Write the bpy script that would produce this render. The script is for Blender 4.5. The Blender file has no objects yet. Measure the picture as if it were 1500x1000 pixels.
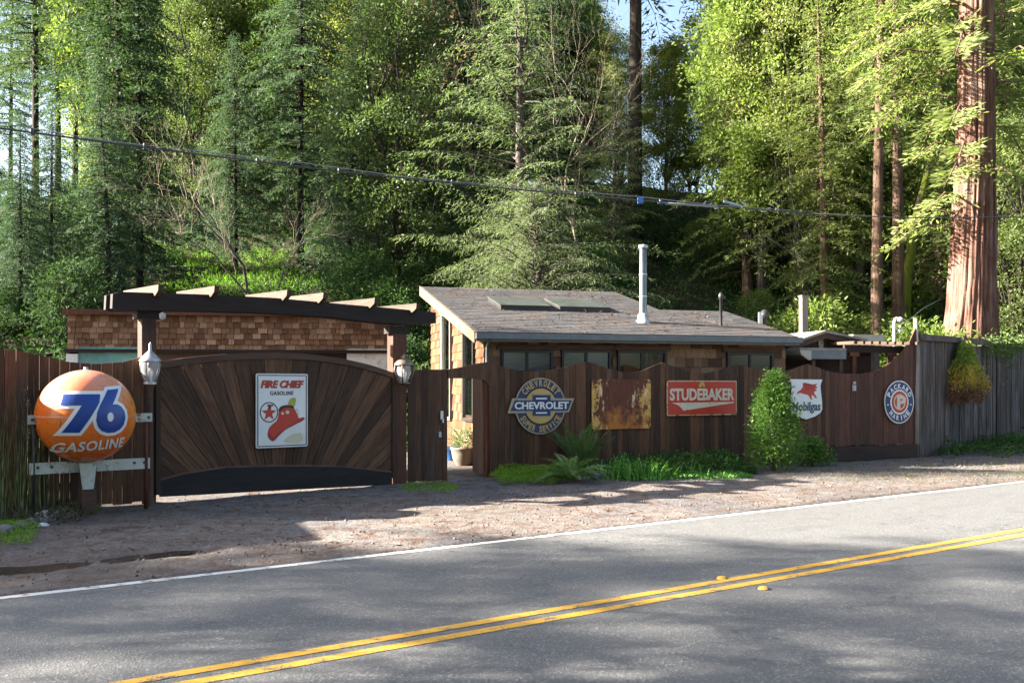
import bpy, bmesh, math, random
import numpy as np
from mathutils import Vector, Matrix

# ------------------------------------------------------------------ camera, light, exposure
S = bpy.context.scene
COL = S.collection
random.seed(7)
FPX, HZ, CH = 1400.0, 565.0, 1.75        # focal length in photo pixels, horizon row, eye height
cam = bpy.data.cameras.new("camera")
cam.sensor_width = 36.0
cam.lens = FPX / 1500.0 * 36.0
cam.shift_y = (HZ - 500.0) / 1500.0
cam.clip_start, cam.clip_end = 0.1, 3000.0
camo = bpy.data.objects.new("camera", cam)
camo.location = (0, 0, CH)
camo.rotation_euler = (math.pi / 2, 0, 0)
COL.objects.link(camo)
S.camera = camo

SUN_EL = math.radians(24.0)
SUN_XY = Vector((-0.999, -0.03)).normalized()    # towards the sun, on the ground
world = bpy.data.worlds.new("World")
S.world = world
world.use_nodes = True
wn = world.node_tree
sky = wn.nodes.new("ShaderNodeTexSky")
sky.sky_type = 'NISHITA'
sky.sun_disc = False
sky.sun_elevation = SUN_EL
sky.sun_rotation = math.atan2(SUN_XY.x, SUN_XY.y) % (2 * math.pi)
sky.air_density, sky.dust_density, sky.ozone_density = 1.0, 3.2, 1.0
bg = wn.nodes["Background"]
wn.links.new(sky.outputs[0], bg.inputs[0])
bg.inputs[1].default_value = 0.052
sun = bpy.data.lights.new("sun", 'SUN')
sun.energy, sun.angle, sun.color = 5.0, math.radians(0.53), (1.0, 0.93, 0.82)
suno = bpy.data.objects.new("sun", sun)
sd = Vector((SUN_XY.x * math.cos(SUN_EL), SUN_XY.y * math.cos(SUN_EL), math.sin(SUN_EL)))
suno.rotation_euler = sd.to_track_quat('Z', 'Y').to_euler()
suno.location = (-20, 5, 25)
COL.objects.link(suno)
S.view_settings.view_transform = 'Standard'
S.view_settings.look = 'None'
S.view_settings.gamma = 1.0
S.view_settings.use_curve_mapping = False
S.view_settings.exposure = 3.2

# ------------------------------------------------------------------ helpers: placing
def gnd(px, py):
    y = FPX * CH / (py - HZ)
    return Vector(((px - 750) / FPX * y, y, 0.0))

def at(px, py, y):
    return Vector(((px - 750) / FPX * y, y, CH + (HZ - py) / FPX * y))

class Frame:
    """a vertical plane: local x along it, local -y towards the road, local z up"""
    def __init__(s, x, y, deg):
        s.p = Vector((x, y)); s.a = math.radians(deg)
        s.d = Vector((math.cos(s.a), math.sin(s.a))); s.b = Vector((-math.sin(s.a), math.cos(s.a)))
    def uz(s, px, py, v=0.0):
        p = s.p + s.b * v; k = (px - 750) / FPX
        u = (k * p.y - p.x) / (s.d.x - k * s.d.y)
        y = p.y + u * s.d.y
        return u, CH + (HZ - py) / FPX * y
    def world(s, u, v=0.0, z=0.0):
        q = s.p + s.d * u + s.b * v
        return Vector((q.x, q.y, z))

# ------------------------------------------------------------------ helpers: objects
def tag(o, label=None, cat=None, group=None, kind=None):
    if label: o['label'] = label
    if cat: o['category'] = cat
    if group: o['group'] = group
    if kind: o['kind'] = kind
    return o

def thing(name, label, cat, loc=(0, 0, 0), rz=0.0, group=None):
    o = bpy.data.objects.new(name, None)
    o.empty_display_size = 0.2
    COL.objects.link(o)
    o.location = loc; o.rotation_euler = (0, 0, rz)
    return tag(o, label, cat, group)

def obj_from(name, me, parent=None, loc=(0, 0, 0), rot=(0, 0, 0), scale=None):
    o = bpy.data.objects.new(name, me)
    COL.objects.link(o)
    if parent: o.parent = parent
    o.location = loc; o.rotation_euler = rot
    if scale: o.scale = scale
    return o

def copy_tree(o, parent=None):
    c = o.copy(); COL.objects.link(c)
    if parent: c.parent = parent
    for ch in list(o.children):
        copy_tree(ch, c)
    return c

class MB:
    """collects shapes for one mesh"""
    def __init__(s): s.v, s.f, s.sm = [], [], []
    def add(s, vs, fs, smooth=False):
        n = len(s.v); s.v += [tuple(p) for p in vs]
        for f in fs: s.f.append(tuple(i + n for i in f)); s.sm.append(smooth)
        return s
    def box(s, c, d, rot=None):
        hx, hy, hz = d[0] / 2, d[1] / 2, d[2] / 2
        P = [Vector(p) for p in ((-hx, -hy, -hz), (hx, -hy, -hz), (hx, hy, -hz), (-hx, hy, -hz), (-hx, -hy, hz), (hx, -hy, hz), (hx, hy, hz), (-hx, hy, hz))]
        if rot is not None: P = [rot @ p for p in P]
        c = Vector(c)
        return s.add([p + c for p in P], [(0, 3, 2, 1), (4, 5, 6, 7), (0, 1, 5, 4), (1, 2, 6, 5), (2, 3, 7, 6), (3, 0, 4, 7)])
    def hexa(s, P):
        return s.add(P, [(0, 3, 2, 1), (4, 5, 6, 7), (0, 1, 5, 4), (1, 2, 6, 5), (2, 3, 7, 6), (3, 0, 4, 7)])
    def beam(s, a, b, w, h, up=(0, 0, 1)):
        a, b = Vector(a), Vector(b); d = (b - a).normalized(); u = Vector(up)
        r = d.cross(u).normalized() * (w / 2); t = r.cross(d).normalized() * (h / 2)
        return s.hexa([a - r - t, a + r - t, b + r - t, b - r - t, a - r + t, a + r + t, b + r + t, b - r + t])
    def prism(s, poly, y0, y1):
        """poly in x,z; from y0 (front) to y1 (back)"""
        n = len(poly)
        A = sum(poly[i][0] * poly[(i + 1) % n][1] - poly[(i + 1) % n][0] * poly[i][1] for i in range(n))
        if A < 0: poly = poly[::-1]
        V = [(p[0], y0, p[1]) for p in poly] + [(p[0], y1, p[1]) for p in poly]
        Fs = [tuple(range(n)), tuple(range(2 * n - 1, n - 1, -1))]
        Fs += [(i, i + n, (i + 1) % n + n, (i + 1) % n) for i in range(n)]
        return s.add(V, Fs)
    def tube(s, pts, rad, n=8, smooth=True, cap=True):
        pts = [Vector(p) for p in pts]; m = len(pts)
        if not hasattr(rad, '__len__'): rad = [rad] * m
        V = []; ref = None
        for i, p in enumerate(pts):
            d = (pts[min(i + 1, m - 1)] - pts[max(i - 1, 0)])
            d = d.normalized() if d.length > 1e-9 else Vector((0, 0, 1))
            if ref is None:
                ref = d.cross(Vector((0.3, 0.9, 0.2)) if abs(d.z) > 0.8 else Vector((0, 0, 1))).normalized()
            ref = (ref - d * ref.dot(d)).normalized(); w = d.cross(ref)
            for k in range(n):
                a = 2 * math.pi * k / n
                V.append(p + (ref * math.cos(a) + w * math.sin(a)) * rad[i])
        Fs = [(i * n + k, i * n + (k + 1) % n, (i + 1) * n + (k + 1) % n, (i + 1) * n + k) for i in range(m - 1) for k in range(n)]
        s.add(V, Fs, smooth)
        if cap:
            q = len(s.v) - len(V)
            s.f.append(tuple(q + k for k in range(n))[::-1]); s.sm.append(False)
            s.f.append(tuple(q + (m - 1) * n + k for k in range(n))); s.sm.append(False)
        return s
    def lathe(s, prof, c=(0, 0, 0), n=20, smooth=True, sx=1.0, sy=1.0):
        V = []; m = len(prof)
        for r, z in prof:
            for k in range(n):
                a = 2 * math.pi * k / n
                V.append((c[0] + r * sx * math.cos(a), c[1] + r * sy * math.sin(a), c[2] + z))
        Fs = [(i * n + k, i * n + (k + 1) % n, (i + 1) * n + (k + 1) % n, (i + 1) * n + k) for i in range(m - 1) for k in range(n)]
        return s.add(V, Fs, smooth)
    def mesh(s, name, mat):
        me = bpy.data.meshes.new(name)
        me.from_pydata(s.v, [], s.f); me.polygons.foreach_set('use_smooth', s.sm)
        if mat: me.materials.append(mat)
        me.update()
        return me
    def build(s, name, mat, parent=None, loc=(0, 0, 0), rot=(0, 0, 0), kind=None, label=None):
        o = obj_from(name, s.mesh(name, mat), parent, loc, rot)
        if kind: o['kind'] = kind
        if label: o['label'] = label
        return o

def np_mesh(name, V, Q, mat, smooth=False):
    """V (n,3), Q (m,k) index array"""
    me = bpy.data.meshes.new(name)
    k = Q.shape[1]
    me.vertices.add(len(V)); me.vertices.foreach_set('co', np.ascontiguousarray(V, dtype=np.float32).ravel())
    me.loops.add(Q.size); me.loops.foreach_set('vertex_index', np.ascontiguousarray(Q, dtype=np.int32).ravel())
    me.polygons.add(len(Q))
    me.polygons.foreach_set('loop_start', np.arange(0, Q.size, k, dtype=np.int32))
    me.polygons.foreach_set('loop_total', np.full(len(Q), k, dtype=np.int32))
    if smooth: me.polygons.foreach_set('use_smooth', np.ones(len(Q), dtype=bool))
    if mat: me.materials.append(mat)
    me.update(calc_edges=True); me.validate()
    return me

def nrm(a): return a / np.maximum(np.linalg.norm(a, axis=-1, keepdims=True), 1e-9)

class Cards:
    """many small leaf-shaped faces"""
    def __init__(s): s.P, s.D, s.S, s.L, s.W = [], [], [], [], []
    def add(s, P, D, Sd, L, W):
        n = len(P)
        s.P.append(P); s.D.append(nrm(D)); s.S.append(nrm(Sd))
        s.L.append(np.broadcast_to(L, (n,)).astype(float)); s.W.append(np.broadcast_to(W, (n,)).astype(float))
    def count(s): return sum(len(p) for p in s.P)
    def mesh(s, name, mat, mid=0.45):
        P, D, Sd = np.concatenate(s.P), np.concatenate(s.D), np.concatenate(s.S)
        L, W = np.concatenate(s.L)[:, None], np.concatenate(s.W)[:, None]
        N = nrm(np.cross(D, Sd))
        V = np.stack([P, P + D * L * mid + Sd * W * .5 + N * W * .12, P + D * L, P + D * L * mid - Sd * W * .5 + N * W * .12], axis=1).reshape(-1, 3)
        return np_mesh(name, V, np.arange(len(V)).reshape(-1, 4), mat)

_lat = {}
def vnoise(x, y, seed=0):
    """smooth value noise on arrays, 0..1"""
    if seed not in _lat: _lat[seed] = np.random.default_rng(1000 + seed).random((256, 256))
    T = _lat[seed]
    x, y = np.asarray(x, float), np.asarray(y, float)
    xi, yi = np.floor(x).astype(int), np.floor(y).astype(int)
    fx, fy = x - xi, y - yi
    fx, fy = fx * fx * (3 - 2 * fx), fy * fy * (3 - 2 * fy)
    a, b = T[xi % 256, yi % 256], T[(xi + 1) % 256, yi % 256]
    c, d = T[xi % 256, (yi + 1) % 256], T[(xi + 1) % 256, (yi + 1) % 256]
    return (a * (1 - fx) + b * fx) * (1 - fy) + (c * (1 - fx) + d * fx) * fy

def fbm(x, y, seed=0, o=4):
    r, a, t = 0, 0.5, 0
    for i in range(o):
        r = r + a * vnoise(np.asarray(x) * 2 ** i + 17 * i, np.asarray(y) * 2 ** i + 9 * i, seed + i); t += a; a *= .5
    return r / t

# ------------------------------------------------------------------ helpers: materials
class NT:
    def __init__(s, name):
        s.m = bpy.data.materials.new(name); s.m.use_nodes = True
        s.t = s.m.node_tree; s.p = s.t.nodes["Principled BSDF"]; s.out = s.t.nodes["Material Output"]
    def n(s, typ, **kw):
        nd = s.t.nodes.new("ShaderNode" + typ)
        for k, v in kw.items():
            if k.startswith('i_'):
                key = k[2:]; key = int(key) if key.isdigit() else key.replace('_', ' ')
                nd.inputs[key].default_value = v
            else: setattr(nd, k, v)
        return nd
    def l(s, a, b): s.t.links.new(a, b)
    def coords(s, kind='Object', scale=(1, 1, 1), per_object=False):
        tc = s.n('TexCoord'); mp = s.n('Mapping'); mp.inputs['Scale'].default_value = scale
        src = tc.outputs[kind]
        if per_object:
            oi = s.n('ObjectInfo'); ad = s.n('VectorMath', operation='ADD'); mu = s.n('Math', operation='MULTIPLY'); mu.inputs[1].default_value = 91.7
            s.l(oi.outputs['Random'], mu.inputs[0]); s.l(src, ad.inputs[0]); s.l(mu.outputs[0], ad.inputs[1]); src = ad.outputs[0]
        s.l(src, mp.inputs[0]); return mp.outputs[0]
    def noise(s, vec, scale, detail=4.0, rough=.6):
        nd = s.n('TexNoise'); nd.inputs['Scale'].default_value = scale; nd.inputs['Detail'].default_value = detail; nd.inputs['Roughness'].default_value = rough
        if vec is not None: s.l(vec, nd.inputs['Vector'])
        return nd.outputs['Fac']
    def ramp(s, fac, stops, interp='LINEAR'):
        r = s.n('ValToRGB'); r.color_ramp.interpolation = interp
        e = r.color_ramp.elements
        while len(e) < len(stops): e.new(0.5)
        for i, (p, c) in enumerate(stops):
            e[i].position = p; e[i].color = (*c, 1) if len(c) == 3 else c
        s.l(fac, r.inputs[0]); return r.outputs[0]
    def g(s, fac, a, b):
        return s.ramp(fac, [(a, (0, 0, 0)), (b, (1, 1, 1))])
    def mix(s, fac, a, b, mode='MIX'):
        m = s.n('MixRGB', blend_type=mode)
        for v, i in ((fac, 0), (a, 1), (b, 2)):
            if isinstance(v, (int, float)): m.inputs[i].default_value = v if i == 0 else (v, v, v, 1)
            elif isinstance(v, (tuple, list)): m.inputs[i].default_value = (*v, 1)
            else: s.l(v, m.inputs[i])
        return m.outputs[0]
    def math(s, op, a, b=None):
        m = s.n('Math', operation=op)
        for v, i in ((a, 0), (b, 1)):
            if v is None: continue
            if isinstance(v, (int, float)): m.inputs[i].default_value = v
            else: s.l(v, m.inputs[i])
        return m.outputs[0]
    def color(s, c):
        if isinstance(c, (tuple, list)): s.p.inputs['Base Color'].default_value = (*c, 1)
        else: s.l(c, s.p.inputs['Base Color'])
    def rough(s, r):
        if isinstance(r, (int, float)): s.p.inputs['Roughness'].default_value = r
        else: s.l(r, s.p.inputs['Roughness'])
    def spec(s, v): s.p.inputs['Specular IOR Level'].default_value = v
    def metal(s, v): s.p.inputs['Metallic'].default_value = v
    def bump(s, h, strength=.4, dist=.01):
        b = s.n('Bump'); b.inputs['Strength'].default_value = strength; b.inputs['Distance'].default_value = dist
        s.l(h, b.inputs['Height']); s.l(b.outputs[0], s.p.inputs['Normal'])

def wood_mat(name, dark, light, axis='z', vary=.5, grey=None, gt=(.42, .68), rough=.75, spec=.3, stretch=22.0, island=False):
    """boards: long grain, knots of tone, each board its own tint"""
    t = NT(name)
    sc = {'z': (stretch, stretch, 1.1), 'x': (1.1, stretch, stretch), 'y': (stretch, 1.1, stretch)}[axis]
    v = t.coords('Object', sc, True); v2 = t.coords('Object', tuple(.12 * q + .25 for q in sc), True)
    g = t.noise(v, 2.2, 6, .65); big = t.noise(v2, 1.3, 4, .6)
    c = t.mix(t.g(g, .3, .72), dark, light)
    c = t.mix(t.g(big, .42, .75), c, t.mix(.5, c, tuple(.45 * q for q in dark)))
    if island: rnd = t.n('NewGeometry').outputs['Random Per Island']
    else: rnd = t.n('ObjectInfo').outputs['Random']
    c = t.mix(1.0, c, t.ramp(rnd, [(0, (1 - vary,) * 3), (.5, (1, .97, .95)), (1, (1 + vary * .7, 1 + vary * .55, 1 + vary * .5))]), 'MULTIPLY')
    if grey:
        c = t.mix(t.g(t.noise(v2, 1.7, 5, .7), *gt), c, grey)
    t.color(c); t.rough(rough); t.spec(spec); t.bump(g, .5, .006)
    return t.m

def leaf_mat(name, c1, c2, transl=.35, rough=.45, spec=.35, c3=None, p3=.9):
    t = NT(name)
    rnd = t.n('NewGeometry').outputs['Random Per Island']; oi = t.n('ObjectInfo').outputs['Random']
    tc = t.coords('Object'); big = t.noise(tc, .9, 3, .6)
    c = t.mix(rnd, c1, c2)
    c = t.mix(t.g(big, .35, .7), c, t.mix(.5, c, c2))
    if c3: c = t.mix(t.g(rnd, p3 - .02, p3 + .02), c, c3)
    c = t.mix(1.0, c, t.ramp(oi, [(0, (.78, .84, .85)), (1, (1.18, 1.12, 1.0))]), 'MULTIPLY')
    t.color(c); t.rough(rough); t.spec(spec)
    tr = t.n('BsdfTranslucent'); t.l(t.mix(1.0, c, (1.08, 1.22, .62), 'MULTIPLY'), tr.inputs[0])
    mx = t.n('MixShader'); mx.inputs[0].default_value = transl
    t.l(t.p.outputs[0], mx.inputs[1]); t.l(tr.outputs[0], mx.inputs[2]); t.l(mx.outputs[0], t.out.inputs[0])
    return t.m

def plain(name, c, rough=.5, metal=0.0, spec=.5, var=.25, scale=6.0, dirt=None, bump=.0):
    t = NT(name); v = t.coords('Object', per_object=True)
    n = t.noise(v, scale, 5, .6)
    col = t.mix(t.g(n, .3, .75), tuple(q * (1 - var) for q in c), tuple(min(1, q * (1 + var * .5)) for q in c))
    if dirt: col = t.mix(t.g(t.noise(v, scale * .6, 6, .75), .53, .64), col, dirt)
    t.color(col); t.rough(rough); t.metal(metal); t.spec(spec)
    if bump: t.bump(n, bump, .01)
    return t.m

def bark_mat(name, dark, light, moss=None, scale=1.0, lo=.55, hi=.72):
    t = NT(name); v = t.coords('Object', (9 * scale, 9 * scale, .9 * scale), True)
    n = t.noise(v, 1.6, 6, .65); v2 = t.coords('Object', (1, 1, .6), True); b = t.noise(v2, 1.4, 4, .6)
    c = t.mix(t.g(n, .35, .68), dark, light)
    c = t.mix(t.math('MULTIPLY', t.g(b, .45, .7), .5), c, tuple(.6 * q for q in dark))
    if moss: c = t.mix(t.g(t.noise(v2, 2.1, 5, .7), lo, hi), c, moss)
    t.color(c); t.rough(.9); t.spec(.15); t.bump(n, .9, .04)
    return t.m

def glass_mat(name, tint=(.75, .8, .8), clear=.55):
    t = NT(name)
    tr = t.n('BsdfTransparent'); tr.inputs[0].default_value = (*tint, 1)
    gl = t.n('BsdfGlossy'); gl.inputs['Roughness'].default_value = .04
    fr = t.n('Fresnel'); fr.inputs[0].default_value = 1.52
    f = t.math('ADD', t.math('MULTIPLY', fr.outputs[0], 1.0), .01)
    mx = t.n('MixShader'); t.l(f, mx.inputs[0]); t.l(tr.outputs[0], mx.inputs[1]); t.l(gl.outputs[0], mx.inputs[2])
    t.l(mx.outputs[0], t.out.inputs[0])
    return t.m

def enamel(name, c, rough=.32, rust=.63, chip=(.09, .035, .02), fade=.15):
    """sign paint with a few chips and a little fading"""
    t = NT(name); v = t.coords('Object', per_object=True)
    a = t.noise(v, 7, 6, .7)
    col = t.mix(t.g(t.noise(v, 2.3, 3, .5), .3, .7), tuple(q * (1 - fade) for q in c), c)
    col = t.mix(t.g(a, rust, rust + .05), col, chip)
    t.color(col); t.rough(rough); t.spec(.4)
    return t.m

M = {}
M['fence'] = wood_mat('stained_fence_wood', (.040, .0180, .0092), (.135, .066, .033), vary=.55, grey=(.085, .068, .058), gt=(.55, .8))
M['fence_red'] = wood_mat('reddish_fence_wood', (.046, .0185, .0115), (.13, .056, .034), vary=.45)
M['gate'] = wood_mat('gate_wood', (.032, .0145, .0080), (.152, .078, .040), vary=.55, stretch=16)
M['old'] = wood_mat('weathered_wood', (.014, .010, .0078), (.080, .056, .041), vary=.85, grey=(.108, .095, .092), gt=(.48, .62))
M['dark'] = wood_mat('dark_beam_wood', (.014, .0095, .008), (.034, .022, .018), axis='x', vary=.2)
M['darkz'] = wood_mat('dark_post_wood', (.020, .012, .009), (.060, .032, .021), vary=.2)
M['kick'] = wood_mat('black_kickboard_wood', (.010, .009, .009), (.026, .022, .021), axis='x', vary=.1)
M['kick_brown'] = wood_mat('brown_kickboard_wood', (.020, .011, .008), (.052, .030, .021), axis='x', vary=.1)
M['rafter'] = wood_mat('rafter_wood', (.026, .017, .011), (.090, .058, .037), axis='y', vary=.25)
M['post'] = wood_mat('red_post_wood', (.06, .022, .013), (.16, .065, .036), vary=.2)
M['door'] = wood_mat('door_wood', (.11, .062, .046), (.21, .125, .092), vary=.15)
M['trim'] = wood_mat('trim_wood', (.05, .027, .018), (.13, .075, .05), axis='x', vary=.2)
M['fascia'] = wood_mat('pale_fascia_wood', (.11, .062, .035), (.26, .165, .10), axis='x', vary=.2)  # paler brown wood of the rake board
M['palewood'] = wood_mat('pale_grey_wood', (.14, .125, .11), (.31, .28, .25), vary=.15)
def shingle_mat(name, stops, island=False):
    t = NT(name); v = t.coords('Object', (26, 26, 2.5), True); g = t.noise(v, 2.0, 5, .65)
    rnd = t.n('NewGeometry').outputs['Random Per Island'] if island else t.n('ObjectInfo').outputs['Random']
    c = t.ramp(rnd, stops)
    c = t.mix(1.0, c, t.ramp(g, [(.25, (.55, .52, .5)), (.75, (1.25, 1.2, 1.15))]), 'MULTIPLY')
    t.color(c); t.rough(.85); t.spec(.2); t.bump(g, .5, .006); return t.m
M['shingle'] = shingle_mat('cedar_shingle', [(0, (.080, .046, .029)), (.3, (.145, .085, .053)), (.6, (.21, .125, .076)), (1, (.29, .19, .12))])
M['shingle_side'] = shingle_mat('cedar_shingle_orange', [(0, (.055, .024, .012)), (.5, (.105, .050, .024)), (1, (.165, .088, .044))], True)
M['shingle_band'] = shingle_mat('cedar_shingle_band', [(0, (.12, .062, .036)), (.4, (.19, .105, .062)), (.75, (.25, .15, .09)), (1, (.38, .25, .16))])
M['wallback'] = plain('dark_building_paper', (.022, .014, .010), .9)
M['white'] = plain('white_wall_paint', (.62, .62, .60), .6, var=.12, dirt=(.35, .33, .29))
M['creampaint'] = plain('cream_paint', (.42, .38, .30), .6, var=.15, dirt=(.36, .30, .22))
M['gutter'] = plain('grey_blue_gutter_metal', (.13, .145, .155), .45, .3, var=.2)
M['frame'] = plain('dark_window_frame', (.018, .015, .014), .5)
M['blind'] = plain('white_window_blind', (.38, .42, .46), .7, var=.08)
M['curtain_or_dark_panel'] = plain('brown_window_curtain', (.10, .055, .045), .9, var=.4, scale=3)
M['inside'] = plain('dark_room', (.02, .02, .02), .9)
M['glass'] = glass_mat('window_glass')
def seeded_glass():
    t = NT('seeded_lamp_glass'); t.color((.42, .43, .45)); t.rough(.15); t.spec(.6)
    v = t.coords('Object'); t.bump(t.noise(v, 28, 2, .5), .3, .01)
    tr = t.n('BsdfTransparent'); mx = t.n('MixShader'); mx.inputs[0].default_value = .55
    t.l(t.p.outputs[0], mx.inputs[1]); t.l(tr.outputs[0], mx.inputs[2]); t.l(mx.outputs[0], t.out.inputs[0]); return t.m
M['lampglass'] = seeded_glass()
M['teal'] = plain('teal_window_reflection', (.16, .36, .34), .25, var=.4, scale=2.5)  # teal reflection in the window put into a flat colour
M['steel'] = plain('stainless_flue_pipe', (.20, .20, .195), .36, 1.0, var=.3)
M['zinc'] = plain('zinc_flashing', (.50, .51, .53), .4, .7, var=.2)
M['blackpipe'] = plain('black_vent_pipe', (.02, .02, .022), .5)
M['whitepaint'] = plain('white_pipe_paint', (.42, .42, .41), .5, var=.3, dirt=(.25, .22, .2))
M['lampmetal'] = plain('bronze_lamp_metal', (.22, .155, .125), .45, .6, var=.3, scale=12)
M['lampsilver'] = plain('grey_lamp_metal', (.42, .41, .40), .42, .6, var=.3, scale=12)
M['bulb'] = plain('white_glass_bulb', (.75, .74, .70), .3)
M['cable'] = plain('grey_cable_sheath', (.05, .05, .053), .6)
M['cablelight'] = plain('pale_cable_wrap', (.20, .21, .21), .5)
M['blue'] = plain('blue_plastic', (.02, .09, .27), .4)
M['stonewhite'] = plain('white_stone', (.55, .54, .52), .85, var=.3, scale=9, bump=.4)
M['stonegrey'] = plain('grey_stone', (.12, .12, .12), .9, var=.45, scale=9, bump=.5)
M['terracotta'] = plain('clay_pot', (.15, .115, .09), .85, var=.3, dirt=(.11, .10, .07))
M['log'] = bark_mat('fallen_log_bark', (.05, .04, .035), (.17, .15, .135))
# ------------------------------------------------------------------ text and flat shapes
def curve_geo(cu, extr):
    o = bpy.data.objects.new('lettering_source', cu); COL.objects.link(o)
    bpy.context.view_layer.update()
    dg = bpy.context.evaluated_depsgraph_get()
    me = o.evaluated_get(dg).to_mesh()
    V = [v.co.copy() for v in me.vertices]; Fs = [tuple(p.vertices) for p in me.polygons]
    o.evaluated_get(dg).to_mesh_clear()
    bpy.data.objects.remove(o); bpy.data.curves.remove(cu)
    return V, Fs

def text_geo(s, offset=0.0, shear=0.0, extr=.004, space=1.0, res=3):
    cu = bpy.data.curves.new('lettering_curve', 'FONT')
    cu.body = s; cu.size = 1.0; cu.offset = offset; cu.shear = shear; cu.space_character = space
    cu.resolution_u = res; cu.extrude = extr
    return curve_geo(cu, extr)

def poly_geo(polys, offset=0.0, extr=.004):
    cu = bpy.data.curves.new('shape_curve', 'CURVE'); cu.dimensions = '2D'; cu.fill_mode = 'BOTH'
    cu.extrude = extr; cu.offset = offset
    for P in polys:
        sp = cu.splines.new('POLY'); sp.points.add(len(P) - 1)
        for q, p in zip(sp.points, P): q.co = (p[0], p[1], 0, 1)
        sp.use_cyclic_u = True
    return curve_geo(cu, extr)

def fit(V, x0, x1, z0, z1):
    xs = [v.x for v in V]; ys = [v.y for v in V]
    a, b, c, d = min(xs), max(xs), min(ys), max(ys)
    return [Vector((x0 + (v.x - a) / (b - a) * (x1 - x0), z0 + (v.y - c) / (d - c) * (z1 - z0), v.z)) for v in V]

def text(mb, s, x0, x1, z0, z1, y, bold=.02, shear=0.0, depth=.003, space=1.0):
    V, Fs = text_geo(s, bold, shear, 1.0, space)
    V = fit(V, x0, x1, z0, z1)
    mb.add([(v.x, y - v.z * depth, v.y) for v in V], Fs)

def arc_text(mb, s, cx, cz, r, h, a0, a1, y, top=True, wfac=.75, bold=.02, depth=.003):
    """letters standing on a ring; angles in degrees measured from +x, from a0 to a1"""
    n = len(s)
    for i, ch in enumerate(s):
        if ch == ' ': continue
        a = math.radians(a0 + (a1 - a0) * (i + .5) / n)
        w = abs(math.radians(a1 - a0)) * r / n * wfac
        if ch == 'I': w *= .35
        V, Fs = text_geo(ch, bold, 0, 1.0); V = fit(V, -w / 2, w / 2, -h / 2, h / 2)
        up = Vector((math.cos(a), math.sin(a))) * (1 if top else -1)
        rt = Vector((up.y, -up.x))
        mb.add([(cx + math.cos(a) * r + rt.x * v.x + up.x * v.y, y - v.z * depth, cz + math.sin(a) * r + rt.y * v.x + up.y * v.y) for v in V], Fs)

def ellipse(cx, cz, rx, rz, n=40, a0=0, a1=360):
    full = abs(a1 - a0) >= 360
    m = n if full else n + 1
    return [(cx + rx * math.cos(math.radians(a0 + (a1 - a0) * i / n)), cz + rz * math.sin(math.radians(a0 + (a1 - a0) * i / n))) for i in range(m)]

def ring(mb, cx, cz, r0x, r0z, r1x, r1z, y0, y1, n=48):
    A = ellipse(cx, cz, r0x, r0z, n); B = ellipse(cx, cz, r1x, r1z, n)
    V = [(p[0], y0, p[1]) for p in A] + [(p[0], y0, p[1]) for p in B] + [(p[0], y1, p[1]) for p in A] + [(p[0], y1, p[1]) for p in B]
    Fs = []
    for i in range(n):
        j = (i + 1) % n
        Fs += [(i, n + i, n + j, j), (n + i, 3 * n + i, 3 * n + j, n + j), (2 * n + i, i, j, 2 * n + j)]
    mb.add(V, Fs)

def clip(poly, nx, nz, d):
    """keep the part of a polygon where nx*x + nz*z <= d"""
    out = []
    for i in range(len(poly)):
        a, b = poly[i], poly[(i + 1) % len(poly)]
        fa, fb = nx * a[0] + nz * a[1] - d, nx * b[0] + nz * b[1] - d
        if fa <= 0: out.append(a)
        if (fa < 0) != (fb < 0) and abs(fa - fb) > 1e-12:
            t = fa / (fa - fb); out.append((a[0] + (b[0] - a[0]) * t, a[1] + (b[1] - a[1]) * t))
    return out

def interp(tab, x):
    if x <= tab[0][0]: return tab[0][1]
    for (a, p), (b, q) in zip(tab, tab[1:]):
        if x <= b:
            t = (x - a) / (b - a); return p + (q - p) * t
    return tab[-1][1]

# ------------------------------------------------------------------ frames of the place
FL = Frame(-5.41, 14.16, 39.7)      # left fence, driveway gate, small gate
FR = Frame(-0.457, 18.28, 25.3)     # long scalloped fence
FH = Frame(-0.60, 20.0, 15.4)       # house front
FB = Frame(-8.01, 17.2, 6.5)        # shingled outbuilding behind the gate
LINE_P, LINE_D = Vector((0.0, 10.93)), Vector((.8165, .5773))   # white edge line of the road
LINE_N = Vector((LINE_D.y, -LINE_D.x))                          # towards the camera side

def hill(X, Y):
    X, Y = np.asarray(X, float), np.asarray(Y, float)
    foot = 27.0 + .25 * np.maximum(X, 0) - .22 * np.maximum(-X - 3, 0)
    foot = np.maximum(foot, 23.5)
    d = Y - foot
    s = np.log1p(np.exp(np.clip(d / 1.2, -30, 30))) * 1.2
    crest = np.clip(29 + .5 * (X + 6), 27, 45)
    over = np.maximum(s - crest, 0)
    z = .43 * s - .37 * over
    return z + np.clip(s * .12, 0, 1) * (fbm(X * .22, Y * .22, 3) - .5) * 1.5

def hz(X, Y): return float(hill(X, Y))

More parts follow.
